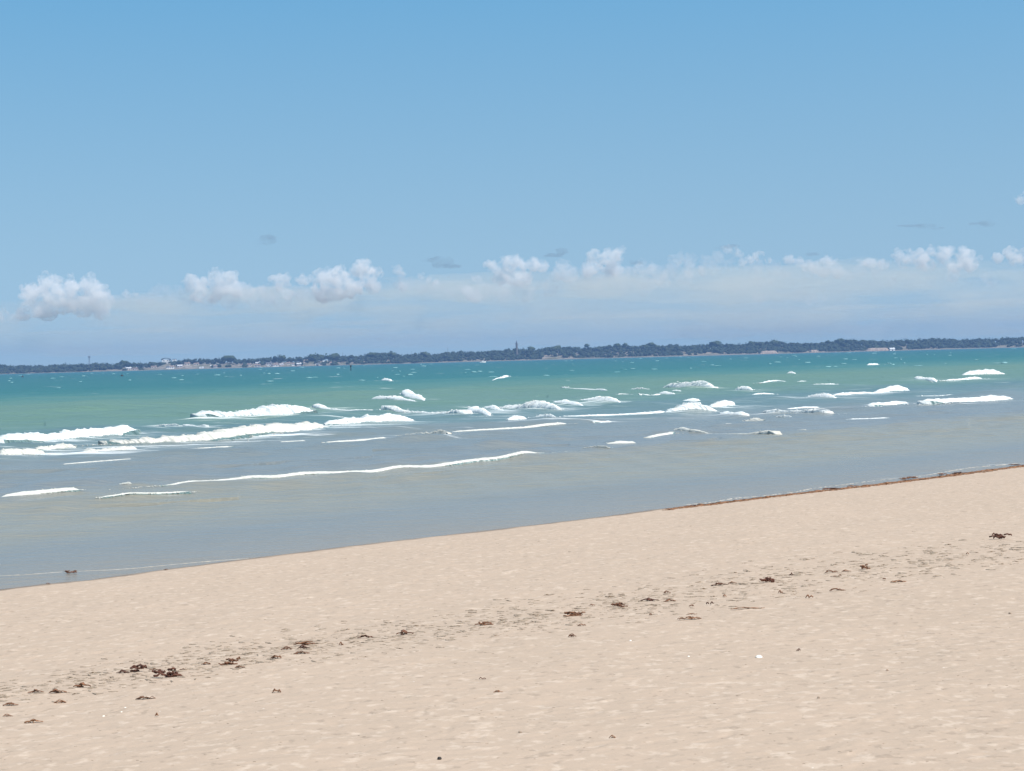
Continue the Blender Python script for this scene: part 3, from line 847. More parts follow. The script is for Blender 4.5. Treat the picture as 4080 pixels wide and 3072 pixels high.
def build_trees():
    leaf = foliage_mat('skyline_tree_leaves', (0.026, 0.040, 0.022), (0.065, 0.085, 0.042))
    k = NT('tree_bark'); k.p(color=k.ramp(k.noise(k.pos(), 2.0), [(0.3, (0.07, 0.055, 0.04, 1)), (0.7, (0.14, 0.11, 0.085, 1))]), rough=0.9); bark = k.m
    for i, (px, py, w, lab) in enumerate(SKY_TREES):
        y = 2466.0 - (i % 3) * 2
        p = at_far(px, py, y)
        r = max(2.4, w / FPX * y / 2)
        rz = min(r * 0.8, 5.0)
        g = float(far_ground(p.x, y))
        root = empty('tree', (p.x, y, g))
        tag(root, lab, 'tree', 'trees that stand out on the far skyline')
        v, f = crown_geo((0, 0, p.z - g - rz), r, rz, 4000 + i, ICO2)
        mesh_np('crown', v, f, leaf, True, root)
        h = p.z - g - rz * 0.8
        V, Fc = tube([(0, 0, -0.5), (0.1, 0, h * 0.5), (-0.1, 0.1, h)], [0.45, 0.34, 0.16], 8)
        for s in range(3):
            a = s * 2.1 + i
            v2, f2 = tube([(0, 0, h * 0.7), (r * 0.3 * math.cos(a), r * 0.3 * math.sin(a), h), (r * 0.5 * math.cos(a), r * 0.5 * math.sin(a), h + rz * 0.5)], [0.2, 0.13, 0.05], 6)
            Fc = np.concatenate([Fc, f2 + len(V)]); V = np.concatenate([V, v2])
        mesh_np('trunk', V, Fc, bark, True, root)

def tube(pts, radii, sides=8):
    pts = [Vector(p) for p in pts]
    V = []
    for i, p in enumerate(pts):
        a = pts[max(0, i - 1)]; b = pts[min(len(pts) - 1, i + 1)]
        d = (b - a).normalized()
        s = d.cross(Vector((0.31, 0.95, 0.05)) if abs(d.y) < 0.9 else Vector((1, 0, 0))).normalized(); t = d.cross(s)
        for j in range(sides):
            an = 2 * math.pi * j / sides
            V.append(p + s * math.cos(an) * radii[i] + t * math.sin(an) * radii[i])
    n = len(pts); Fc = []
    for i in range(n - 1):
        for j in range(sides):
            Fc.append((i * sides + j, i * sides + (j + 1) % sides, (i + 1) * sides + (j + 1) % sides, (i + 1) * sides + j))
    V = np.array([v[:] for v in V])
    c0 = len(V); V = np.concatenate([V, [pts[0][:], pts[-1][:]]])
    caps = [(c0, (j + 1) % sides, j, j) for j in range(0)]
    q = np.array(Fc)
    t = [(c0, (j + 1) % sides, j, c0) for j in range(0)]
    return V, q

def box(x0, x1, y0, y1, z0, z1):
    V = np.array([(x, y, z) for z in (z0, z1) for y in (y0, y1) for x in (x0, x1)], float)
    Fq = np.array([(0, 2, 3, 1), (4, 5, 7, 6), (0, 1, 5, 4), (1, 3, 7, 5), (3, 2, 6, 7), (2, 0, 4, 6)])
    return V, Fq
def merge(*parts):
    Vs, Fs, n = [], [], 0
    for v, f in parts:
        Vs.append(v); Fs.append(f + n); n += len(v)
    return np.concatenate(Vs), np.concatenate(Fs)

def plain(name, col, rough=0.8, var=0.12, scale=1.5):
    k = NT(name)
    n = k.noise(k.pos(), scale, 4, 0.6)
    k.p(color=k.ramp(n, [(0.3, (*[c * (1 - var) for c in col], 1)), (0.7, (*[min(0.95, c * (1 + var)) for c in col], 1))]), rough=rough, spec=0.3)
    return k.m

MAT = {}
def house(px, py, w, h, label, wallm, roofm, group=None, roof='gable', dist=2425.0, nwin=3):
    """a building whose front is w x h photograph pixels, its middle at (px, py)"""
    sc = dist / FPX
    c = at_far(px, py, dist)
    W = w * sc; Ht = h * sc
    base = c.z - Ht / 2
    ds = np.arange(2397.0, 2476.0, 1.0)
    zz = np.array([at_far(px, py + h / 2, q).z for q in ds]); gg = far_ground(np.full(len(ds), c.x), ds)
    hit = np.where(gg >= zz)[0]
    dist = float(ds[hit[0]]) if len(hit) else 2474.0
    sc = dist / FPX; W = w * sc; Ht = h * sc
    c = at_far(px, py, dist); base = c.z - Ht / 2
    g = float(far_ground(c.x, dist))
    low = min(0.0, g - base) - 0.8
    root = empty('house', (c.x, dist, base))
    tag(root, label, 'house', group)
    D = max(5.0, W * 0.6)
    rf = 0.36 if roof == 'gable' else 0.10
    wt = Ht * (1 - rf)
    mesh_np('wall', *box(-W / 2, W / 2, 0, D, low, wt), MAT[wallm], False, root)
    if roof == 'gable':
        o_ = 0.35
        V = np.array([(-W / 2 - o_, -o_, wt + .01), (W / 2 + o_, -o_, wt + .01), (W / 2 + o_, D + o_, wt + .01), (-W / 2 - o_, D + o_, wt + .01), (-W / 2 - o_, D / 2, Ht), (W / 2 + o_, D / 2, Ht)])
        Fl = [np.array([(0, 1, 5, 4), (2, 3, 4, 5), (0, 3, 2, 1)]), np.array([(1, 2, 5), (3, 0, 4)])]
        ro = mesh_np('roof', V, Fl, MAT[roofm], False, root)
        mesh_np('chimney', *box(W * .25, W * .25 + .7, D * .45, D * .6, Ht - .8, Ht + .7), MAT[wallm], False, ro)
    elif roof == 'arch':
        n = 14; a = np.linspace(0, math.pi, n)
        rw = W / 2 + 1.0; rh = Ht - wt + 1.8
        A = np.stack([-np.cos(a) * rw, np.full(n, -0.8), wt + np.sin(a) * rh], 1); B = A + np.array([0, D + 1.6, 0])
        A2 = A * np.array([.93, 1, 1]) - np.array([0, 0, .7]); B2 = A2 + np.array([0, D + 1.6, 0])
        V = np.concatenate([A, B, A2, B2]); i = np.arange(n - 1)
        q = np.concatenate([np.stack([i, i + 1, i + 1 + n, i + n], 1), np.stack([i + 2 * n, i + 3 * n, i + 1 + 3 * n, i + 1 + 2 * n], 1), np.stack([i, i + 2 * n, i + 1 + 2 * n, i + 1], 1), np.stack([i + n, i + n + 1, i + 1 + 3 * n, i + 3 * n], 1)])
        mesh_np('roof', V, q, MAT[roofm], True, root)
    else:
        mesh_np('roof', *box(-W / 2 - .25, W / 2 + .25, -.3, D + .3, wt + .01, Ht), MAT[roofm], False, root)
    for i in range(nwin):
        x = -W / 2 + W * (i + 0.5) / nwin
        ww = min(1.3, W / nwin * .4)
        mesh_np('window', *box(x - ww / 2, x + ww / 2, -.06, .05, wt * .35, wt * .75), MAT['glass'], False, root)
    return root

def build_town():
    MAT['white'] = plain('white_render', (0.80, 0.79, 0.76), 0.8, 0.05)
    MAT['cream'] = plain('cream_render', (0.56, 0.50, 0.43), 0.85)
    MAT['pink'] = plain('pink_render', (0.50, 0.43, 0.41), 0.85)
    MAT['grey'] = plain('grey_render', (0.42, 0.41, 0.40), 0.85)
    MAT['tile'] = plain('clay_roof', (0.24, 0.17, 0.14), 0.8)
    MAT['slate'] = plain('slate_roof', (0.12, 0.12, 0.13), 0.6)
    MAT['tin'] = plain('pale_metal_roof', (0.60, 0.60, 0.60), 0.5)
    MAT['glass'] = plain('window_glass', (0.05, 0.06, 0.07), 0.1)
    MAT['stone'] = plain('dark_stone', (0.13, 0.12, 0.11), 0.9)
    MAT['metal'] = plain('galvanised_steel', (0.16, 0.17, 0.18), 0.5)
    MAT['black'] = plain('black_paint', (0.03, 0.03, 0.03), 0.5)
    house(465, 1458, 20, 13, 'single bright white house on the pale far slope, left of the arched hall', 'white', 'tin', nwin=2)
    house(660, 1437, 30, 11, 'pale hall under a dark arched roof on top of the far slope', 'white', 'slate', roof='arch', dist=2455, nwin=2)
    house(694, 1435, 14, 9, 'small white block tucked beside the arched hall', 'white', 'slate', roof='flat', dist=2450, nwin=1)
    house(1085, 1436, 28, 7, 'upper of two white flat buildings on the far slope', 'white', 'tin', roof='flat', dist=2445, nwin=4)
    house(1080, 1456, 32, 8, 'lower of two white flat buildings, close to the far waterline', 'white', 'tin', roof='flat', dist=2412, nwin=5)
    house(1240, 1427, 34, 7, 'long pale block half hidden by trees on the far shore', 'cream', 'tin', roof='flat', dist=2440, nwin=5)
    house(1325, 1427, 24, 7, 'pale block beside trees under the low domed tree', 'cream', 'tin', roof='flat', dist=2440, nwin=3)
    house(2218, 1402, 15, 10, 'white cottage among trees on the far shore right of the tower', 'white', 'tin', dist=2410, nwin=1)
    house(3556, 1393, 19, 15, 'white boathouse at the end of the pale strip of far beach', 'white', 'tin', dist=2398, nwin=1)
    house(802, 1465, 17, 6, 'tiny white hut at the far waterline below the pale hillside', 'white', 'tin', dist=2408, nwin=1)
    rg = np.random.default_rng(21)
    for i in range(34):
        px = rg.uniform(500, 1330)
        wl_y = 1491 - 0.0262 * px
        dist = rg.uniform(2410, 2455)
        g = float(far_ground(at_far(px, 1450, dist).x, dist))
        d = ray(px, 1450)
        h = rg.uniform(8, 13); w = rg.uniform(11, 24)
        # sit it on the slope
        X = at_far(px, 1450, dist).x
        py = 1536 - 0  # solved below
        a, b = at_far(px, 1400, dist).z, at_far(px, 1500, dist).z
        py = 1400 + (a - g) / (a - b) * 100 - h / 2
        house(px, py, w, h, 'small blurred pale house on the crowded far slope left of the woods', ['cream', 'pink', 'grey', 'cream', 'white'][i % 5], ['tile', 'slate', 'tin', 'tile'][i % 4], 'blurred houses on the far slope', dist=dist, nwin=2)
    # stone tower
    y = 2440.0
    p = at_far(2058, 1356, y); g = float(far_ground(p.x, y))
    root = empty('stone_tower', (p.x, y, g)); tag(root, 'tall dark stone tower with a narrow top, above the far trees', 'tower')
    h = p.z - g
    V, q = tube([(0, 0, -1), (0, 0, h * .80), ], [1.7, 1.25], 16); mesh_np('shaft', V, q, MAT['stone'], False, root)
    V, q = tube([(0, 0, h * .79), (0, 0, h * .80), (0, 0, h * .825), (0, 0, h * .83)], [1.0, 1.75, 1.75, .2], 16); mesh_np('gallery', V, q, MAT['stone'], False, root)
    V, q = tube([(0, 0, h * .825), (0, 0, h * .91)], [.8, .75], 12); mesh_np('lantern', V, q, MAT['slate'], False, root)
    V, q = tube([(0, 0, h * .91), (0, 0, h * .915), (0, 0, h * .95), (0, 0, h)], [.3, 1.0, .35, .08], 12); mesh_np('cap', V, q, MAT['slate'], False, root)
    # masts
    for (px, pt, name, lab, rr, head) in [(355, 1418, 'radio_mast', 'thin radio mast with a wider head standing above the far left shore', .28, True),
                                      (1365, 1404, 'pole', 'thin pale pole above the far trees beside the low domed tree', .22, False),
                                      (1783, 1384, 'pole', 'thin dark pole on the far skyline left of the stone tower', .24, False),
                                      (1640, 1398, 'pole', 'short thin pole on the far skyline left of the dark pole', .2, False)]:
        p = at_far(px, pt, 2462); g = float(far_ground(p.x, 2462))
        root = empty(name, (p.x, 2462, g)); tag(root, lab, 'mast')
        h = p.z - g
        if head:
            parts = []
            for (sx, sy) in ((-1, -1), (1, -1), (1, 1), (-1, 1)):
                parts.append(tube([(sx * .75, sy * .75, -.5), (sx * .45, sy * .45, h)], [.13, .10], 6))
            for i in range(14):
                z0 = h * i / 14; z1 = h * (i + 1) / 14; s0 = .75 - .3 * i / 14; sg = 1 if i % 2 else -1
                for (ax, ay, bx, by) in ((-1, -1, 1, -1), (-1, 1, 1, 1), (-1, -1, -1, 1), (1, -1, 1, 1)):
                    parts.append(tube([(ax * s0, ay * s0, z0 if sg > 0 else z1), (bx * s0, by * s0, z1 if sg > 0 else z0)], [.06, .06], 4))
            mesh_np('lattice', *merge(*parts), MAT['metal'], False, root)
            for a in range(3):
                cx, cy = 1.1 * math.cos(a * 2.09), 1.1 * math.sin(a * 2.09)
                mesh_np('antenna', *box(cx - .35, cx + .35, cy - .2, cy + .2, h - 2.6, h - .2), MAT['metal'], False, root)
        else:
            V, q = tube([(0, 0, -.5), (0, 0, h)], [rr, rr * .7], 8); mesh_np('shaft', V, q, MAT['metal'], False, root)
            V, q = tube([(-.7, 0, h * .93), (.7, 0, h * .93)], [.09, .09], 6); mesh_np('crossarm', V, q, MAT['metal'], False, root)
    # low red cliffs
    kc = NT('red_cliff_earth')
    n = kc.noise(kc.mapping(kc.pos(), (1, 1, .25)), .35, 5, .65)
    kc.p(color=kc.ramp(n, [(.3, (.22, .17, .14, 1)), (.7, (.42, .34, .28, 1))]), rough=.95, spec=.05)
    for (x0, x1, yt) in [(3028, 3102, 1399), (3228, 3262, 1395), (3452, 3546, 1388)]:
        a = at_far(x0, yt, 2404); b = at_far(x1, yt - (x1 - x0) * .0262, 2404)
        nn = 40; xs = np.linspace(a.x, b.x, nn); zt = np.linspace(a.z, b.z, nn)
        env = np.clip(np.minimum(np.linspace(0, 1, nn), np.linspace(1, 0, nn)) * 7, 0.25, 1)
        rows = []
        for (fy, fz) in ((0, -.3), (.6, .3), (1.2, .62), (2.2, .95), (6, 1.05), (14, 1.0), (22, -.5)):
            jy = .8 * vnoise(xs * .4, np.full(nn, fy), 90); jz = .5 * vnoise(xs * .3, np.full(nn, fy + 5.0), 91)
            rows.append(np.stack([xs, 2402 + fy + jy, (zt + jz) * fz * env], 1))
        V = np.stack(rows, 0); o = mesh_np('cliff', V.reshape(-1, 3), grid_faces(*V.shape[:2]), kc.m); struct(o)
    # a small boat, a marker post and two buoys on the water
    p = on_water(1924, 1449, 0.0); d0 = 1500.0
    p = at_far(1924, 1444, d0)
    root = empty('motor_boat', (p.x, d0, 0)); tag(root, 'tiny white motor boat close under the far beach', 'boat')
    L, Bm = 4.6, 1.0
    st = np.linspace(0, 1, 9); V = []
    for s_ in st:
        wd = Bm * (1 - s_ ** 3) * .98 + .02; z1 = .75 + .35 * s_ ** 2
        V += [(-L / 2 + L * s_, -wd, z1), (-L / 2 + L * s_, -wd * .75, -.1), (-L / 2 + L * s_, wd * .75, -.1), (-L / 2 + L * s_, wd, z1)]
    V = np.array(V); i = np.arange(8) * 4
    q = np.concatenate([np.stack([i + k_, i + (k_ + 1) % 4, i + 4 + (k_ + 1) % 4, i + 4 + k_], 1) for k_ in range(4)] + [np.array([(0, 1, 2, 3)])])
    mesh_np('hull', V, q, MAT['white'], False, root)
    mesh_np('cabin', *box(-.6, .9, -.6, .6, .8, 1.75), MAT['white'], False, root)
    mesh_np('window', *box(-.4, .8, -.63, .63, 1.2, 1.55), MAT['glass'], False, root)
    p = on_water(1398, 1477)
    root = empty('marker_post', (p.x, p.y, 0)); tag(root, 'dark marker post standing in the teal water left of centre', 'post')
    V, q = tube([(0, 0, -1.5), (0, 0, 1.7)], [.14, .12], 10); mesh_np('pile', V, q, MAT['black'], False, root)
    V, q = tube([(0, 0, 1.25), (0, 0, 1.26), (0, 0, 1.7), (0, 0, 1.72)], [.05, .26, .26, .05], 10); mesh_np('topmark', V, q, MAT['black'], False, root)
    for (px, py, lab) in [(486, 1499, 'small dark buoy in the teal water left of the marker post'), (90, 1503, 'small dark buoy in the teal water near the left edge')]:
        p = on_water(px, py)
        root = empty('buoy', (p.x, p.y, 0)); tag(root, lab, 'buoy')
        V, q = tube([(0, 0, -.5), (0, 0, -.3), (0, 0, .1), (0, 0, .42), (0, 0, .55)], [.1, .42, .5, .38, .06], 14); mesh_np('float', V, q, MAT['black'], True, root)
        V, q = tube([(0, 0, .5), (0, 0, 1.0)], [.06, .05], 8); mesh_np('staff', V, q, MAT['black'], False, root)

# ------------------------------------------------------------------ seaweed, shells and stones on the sand
SV = {1: (0, 2450, .4973), 2: (900, 2350, .4973), 3: (1900, 2200, .4973), 4: (2900, 2050, .5334), 5: (1500, 2600, .4973), 6: (2900, 2600, .5334), 7: (2600, 1780, .669), 8: (0, 2000, .4973)}
WEED = [  # view, x, y, width, height, kind, tone 0 dark .. 1 light brown, label
 (1, 80, 707, 105, 30, 'strand', .45, 'forked brown seaweed piece lowest but one at the left edge of the sand'),
 (1, 60, 793, 66, 24, 'strand', .6, 'thin light brown seaweed piece below the forked one at the left edge'),
 (1, 290, 614, 104, 28, 'strand', .35, 'left one of two flat brown seaweed strips lying end to end'),
 (1, 460, 614, 122, 34, 'strand', .35, 'right one of two flat brown seaweed strips lying end to end'),
 (1, 480, 683, 84, 34, 'strand', .55, 'slanting brown strip just below the two end to end strips'),
 (1, 655, 566, 118, 46, 'strand', .45, 'brown seaweed strip with one end sticking up, left of the big dark clumps'),
 (1, 1110, 432, 112, 60, 'clump', .0, 'black folded seaweed clump, left one of the two biggest'),
 (1, 985, 455, 90, 30, 'strand', .1, 'curved dark tail of weed lying left of the black folded clump'),
 (1, 1330, 468, 205, 74, 'clump', .05, 'biggest dark red brown seaweed clump on the sand'),
 (1, 1235, 437, 70, 18, 'strand', .3, 'small brown strip lying between the two biggest dark clumps'),
 (1, 1472, 432, 56, 12, 'strand', .4, 'short brown strip just right of the biggest clump'),
 (1, 1647, 390, 62, 28, 'strand', .4, 'short bent brown strip between the biggest clump and the mounded grey one'),
 (1, 1822, 380, 148, 50, 'clump', .25, 'mounded grey brown seaweed clump right of the biggest clump'),
 (1, 1908, 354, 26, 34, 'scrap', .3, 'tiny upright weed stub behind the mounded grey clump'),
 (1, 1920, 415, 70, 26, 'strand', .35, 'flat brown strip in front of the mounded grey clump'),
 (1, 1160, 656, 132, 24, 'strand', .5, 'long lone brown strip on bare sand below the biggest clump'),
 (1, 1258, 801, 42, 32, 'scrap', .6, 'small pointed brown scrap low below the long lone strip'),
 (1, 268, 842, 124, 36, 'strand', .75, 'faint open loop of light brown weed near the lower left edge'),
 (2, 485, 470, 78, 34, 'strand', .15, 'dark pointed strip at the left tip of the scattered weed cluster'),
 (2, 612, 427, 175, 40, 'clump', .5, 'wide light brown mat on top of the scattered weed cluster'),
 (2, 622, 465, 86, 34, 'strand', .1, 'dark wedge in the middle of the scattered weed cluster'),
 (2, 602, 510, 106, 28, 'strand', .45, 'brown strip lowest in the scattered weed cluster'),
 (2, 402, 540, 76, 40, 'strand', .45, 'pair of crossed brown strips below left of the scattered weed cluster'),
 (2, 912, 436, 42, 34, 'scrap', .35, 'small hooked brown scrap right of the scattered weed cluster'),
 (2, 1115, 369, 114, 30, 'strand', .15, 'thick dark brown bar of weed right of the scattered cluster'),
 (2, 1432, 338, 122, 44, 'strand', .15, 'dark weed with a thin tail curling up to the right'),
 (2, 2082, 268, 136, 36, 'clump', .35, 'flat brown seaweed clump midway along the tideline'),
 (2, 402, 808, 58, 36, 'strand', .55, 'small slanting brown piece on smooth sand under the scattered cluster'),
 (2, 2046, 712, 54, 24, 'scrap', .0, 'small black curved scrap on smooth sand above the flat reddish piece'),
 (2, 2180, 815, 68, 20, 'strand', .6, 'flat reddish brown piece on smooth sand at the lower centre'),
 (3, 775, 493, 158, 40, 'clump', .3, 'long mounded brown clump right of the middle of the tideline'),
 (3, 925, 417, 48, 24, 'scrap', .35, 'small brown scrap between two mounded tideline clumps'),
 (3, 1135, 420, 114, 38, 'clump', .25, 'blocky brown clump with a flat top on the tideline'),
 (3, 1385, 377, 134, 24, 'strand', .05, 'black strip with a long thin right tail on the tideline'),
 (3, 1545, 379, 88, 24, 'strand', .4, 'brown arched strip just right of the black tailed one'),
 (3, 1525, 314, 50, 26, 'strand', .5, 'small slanting strip above the brown arched strip'),
 (3, 1950, 257, 130, 24, 'strand', .2, 'thin dark strip highest on the tideline before the big black lump'),
 (3, 2050, 246, 60, 20, 'strand', .55, 'light wispy tail right of the highest thin dark strip'),
 (3, 1868, 412, 40, 38, 'scrap', .0, 'small glossy black scrap below the highest thin dark strip'),
 (3, 1976, 346, 46, 22, 'scrap', .55, 'light brown scrap right of the small glossy black one'),
 (3, 1722, 433, 54, 24, 'scrap', .5, 'light brown scrap above a stack of thin parallel weed strands'),
 (3, 1705, 536, 150, 30, 'strand', .6, 'long thin strand lowest in a stack of parallel weed strands'),
 (3, 1722, 497, 76, 12, 'strand', .65, 'short straight strand in the middle of the parallel weed strands'),
 (3, 838, 583, 60, 22, 'strand', .4, 'brown strip below the long mounded clump'),
 (3, 765, 671, 58, 32, 'strand', .25, 'dark slanting strip set apart below the tideline at centre'),
 (3, 1400, 503, 42, 24, 'scrap', .35, 'small brown scrap under the black tailed strip'),
 (4, 308, 484, 96, 58, 'clump', .0, 'big black lump of weed highest on the right part of the tideline'),
 (4, 475, 453, 30, 28, 'scrap', .0, 'tiny black knob right of the big black lump'),
 (4, 385, 577, 40, 30, 'scrap', .4, 'small brown tuft below the big black lump'),
 (4, 768, 421, 74, 26, 'strand', .45, 'brown strip left of the pale upright clump on the right'),
 (4, 820, 456, 42, 24, 'scrap', .4, 'brown scrap below the brown strip on the right'),
 (4, 886, 416, 62, 18, 'strand', .6, 'light brown strip leading to the pale upright clump'),
 (4, 1024, 387, 62, 42, 'clump', .45, 'pale upright weed clump on the right part of the tideline'),
 (4, 602, 615, 48, 36, 'scrap', .3, 'dark hooked scrap at the lower edge of the right weed band'),
 (4, 815, 558, 100, 26, 'strand', .5, 'brown arched strip at the lower edge of the right weed band'),
 (4, 1186, 482, 40, 22, 'scrap', .5, 'small brown scrap at the thinning right end of the lower band'),
 (4, 1278, 500, 102, 18, 'strand', .7, 'thin pale strip at the thinning right end of the lower band'),
 (4, 2042, 166, 118, 46, 'clump', .1, 'dark looped clump by itself near the right edge, above the weed band'),
 (4, 1780, 298, 36, 20, 'scrap', .6, 'single reddish scrap within the faint right end of the weed band'),
 (4, 140, 704, 210, 16, 'strand', .7, 'very long thin pale strand along the lower edge of the weed band'),
 (4, 515, 1008, 38, 26, 'scrap', .1, 'dark red scrap on smooth sand right of the white shell'),
 (4, 1185, 1160, 32, 18, 'scrap', .75, 'small orange brown scrap alone on smooth sand at the lower right'),
 (5, 1890, 675, 46, 30, 'strand', .6, 'short brown twig like strip alone on smooth sand at lower right of centre'),
 (7, 250, 346, 150, 18, 'strand', .15, 'dark left end of the weed strip along the water edge'),
 (7, 1060, 247, 110, 20, 'clump', .2, 'dark knot midway on the weed strip along the water edge'),
 (7, 1190, 230, 90, 16, 'strand', .3, 'brown streak right of the midway knot on the water edge weed'),
 (7, 1530, 184, 130, 24, 'clump', .3, 'lumpy brown knot right of the middle of the water edge weed'),
 (7, 1730, 160, 70, 22, 'clump', .15, 'first of two close dark knots on the water edge weed'),
 (7, 1820, 152, 92, 20, 'clump', .1, 'second of two close dark knots on the water edge weed'),
 (7, 2150, 106, 70, 20, 'clump', .05, 'darkest knot of water edge weed at the right border'),
 (8, 565, 553, 92, 28, 'clump', .25, 'dark clump of weed afloat in the shallows at the left'),
 (8, 1335, 541, 42, 16, 'scrap', .2, 'small dark scrap at the water edge right of the floating weed'),
 (8, 378, 655, 44, 16, 'scrap', .3, 'small brown scrap at the water edge below the floating weed'),
]
def weed_mat(tone):
    key = round(tone * 5)
    if ('weed', key) not in MAT:
        t = key / 5
        a = (0.036 + .17 * t, 0.014 + .085 * t, 0.008 + .036 * t); b = (0.125 + .27 * t, 0.044 + .15 * t, 0.022 + .072 * t)
        k = NT('dried_seaweed')
        n = k.noise(k.pos(), 30, 4, .6)
        k.p(color=k.ramp(n, [(.32, (*a, 1)), (.68, (*b, 1))]), rough=.6, spec=.35, normal=k.bump(n, .5, .006))
        MAT[('weed', key)] = k.m
    return MAT[('weed', key)]

def ribbon(pts, wid, thick, twist, seed):
    """a curling weed blade with real thickness and a ruffled edge"""
    pts = np.array(pts); n = len(pts)
    rg = np.random.default_rng(seed)
    d = np.gradient(pts, axis=0); d /= np.linalg.norm(d, axis=1)[:, None] + 1e-9
    side = np.cross(d, [0, 0, 1.0]); side /= np.linalg.norm(side, axis=1)[:, None] + 1e-9
    nor = np.cross(side, d)
    e = np.linspace(0, 1, n)
    w = wid * (0.35 + 0.65 * np.sin(np.pi * np.clip(e * .9 + .05, 0, 1)) ** .7) * (1 + .35 * vnoise(e * 6, np.full(n, seed * .37), seed))
    a = twist * (vnoise(e * 2.6, np.full(n, seed * .71), seed + 3)) * 1.5
    S = side * np.cos(a)[:, None] + nor * np.sin(a)[:, None]; N = nor * np.cos(a)[:, None] - side * np.sin(a)[:, None]
    rf = .25 * wid * vnoise(e * 9, np.full(n, seed * .9), seed + 8)
    R = [pts + S * w[:, None] / 2 + N * rf[:, None], pts + N * thick, pts - S * w[:, None] / 2 - N * rf[:, None] * .6, pts - N * thick * .6]
    V = np.stack(R, 1).reshape(-1, 3); i = np.arange(n - 1) * 4
    q = np.concatenate([np.stack([i + k, i + (k + 1) % 4, i + 4 + (k + 1) % 4, i + 4 + k], 1) for k in range(4)] + [np.array([(0, 3, 2, 1)]), np.array([(0, 1, 2, 3)]) + 4 * (n - 1)])
    return V, q

def weed_geo(kind, L, H, seed):
    rg = np.random.default_rng(seed)
    parts = []
    def blade(x0, x1, y0, y1, z0, arch, wid, twist=1.0):
        n = 16; e = np.linspace(0, 1, n)
        x = x0 + (x1 - x0) * e; y = y0 + (y1 - y0) * e + .12 * L * vnoise(e * 2.3, np.full(n, rg.uniform(0, 50)), seed)
        z = z0 + arch * np.sin(np.pi * e) * (1 + .5 * vnoise(e * 3, np.full(n, rg.uniform(0, 50)), seed + 1)) + .10 * H * vnoise(e * 5, np.full(n, rg.uniform(0, 50)), seed + 2)
        parts.append(ribbon(np.stack([x, y, np.maximum(z, .06 * H)], 1), wid, max(.002, H * .10), twist, int(rg.integers(1, 9999))))
    if kind == 'clump':
        v, f = ICO3
        for q in range(6):
            c = np.array([rg.uniform(-.34, .34) * L, rg.uniform(-.12, .12) * L, H * rg.uniform(.10, .26)])
            s = np.array([L * rg.uniform(.13, .26), L * rg.uniform(.08, .16), H * rg.uniform(.28, .62) * (1 - abs(c[0]) / L)])
            nz = 1 + .85 * fbm(v[:, 0] * 3.4 + q * 5 + seed, v[:, 1] * 2.6 + v[:, 2] * 2.1, seed + q, 4, .65)
            parts.append((c + v * s * nz[:, None], np.concatenate([f, f[:, 2:3]], 1)))
        for q in range(9):
            sg = rg.choice([-1, 1]); l = L * rg.uniform(.25, .5)
            cx, cy = rg.uniform(-.15, .15) * L, rg.uniform(-.12, .12) * L
            blade(cx, cx + sg * l, cy, cy + rg.uniform(-.12, .12) * L, H * rg.uniform(.05, .5) , H * rg.uniform(-.1, .12), L * rg.uniform(.05, .11), .5)
    elif kind == 'strand':
        blade(-L / 2, L / 2, -.05 * L, .05 * L, H * .12, H * .30, min(.22 * L, max(H * 1.1, .06 * L)), .45)
        blade(-L * rg.uniform(.2, .45), L * rg.uniform(.1, .3), .03 * L, -.03 * L, H * .3, H * .35, min(.2 * L, max(H * .8, .06 * L)), .6)
        v, f = ICO2
        c0 = rg.uniform(-.25, .25) * L
        nz = 1 + .5 * fbm(v[:, 0] * 2 + seed, v[:, 1] * 2 + v[:, 2], seed, 3, .6)
        parts.append((np.array([c0, 0, H * .2]) + v * nz[:, None] * np.array([L * .22, L * .09, H * .45]), np.concatenate([f, f[:, 2:3]], 1)))
        for q in range(2):
            a = rg.uniform(-.3, .3); blade(a * L, a * L + L * .35 * rg.choice([-1, 1]), 0, rg.uniform(-.12, .12) * L, H * .1, H * rg.uniform(.0, .5), max(.03 * L, H * .22), .5)
    else:
        v, f = ICO2
        nz = 1 + .6 * fbm(v[:, 0] * 1.8 + seed, v[:, 1] * 1.8 + v[:, 2] * 1.5, seed, 3, .6)
        parts.append((np.array([0, 0, H * .3]) + v * nz[:, None] * np.array([L * .42, L * .28, H * .48]), np.concatenate([f, f[:, 2:3]], 1)))
        for q in range(2):
            a = rg.uniform(-.2, .2); blade(a * L, a * L + L * .45 * rg.choice([-1, 1]), 0, rg.uniform(-.15, .15) * L, H * .2, H * rg.uniform(0, .4), L * .2, .5)
    V, q = merge(*parts)
    V[:, 2] = np.maximum(V[:, 2], -.25 * H)
    return V, q

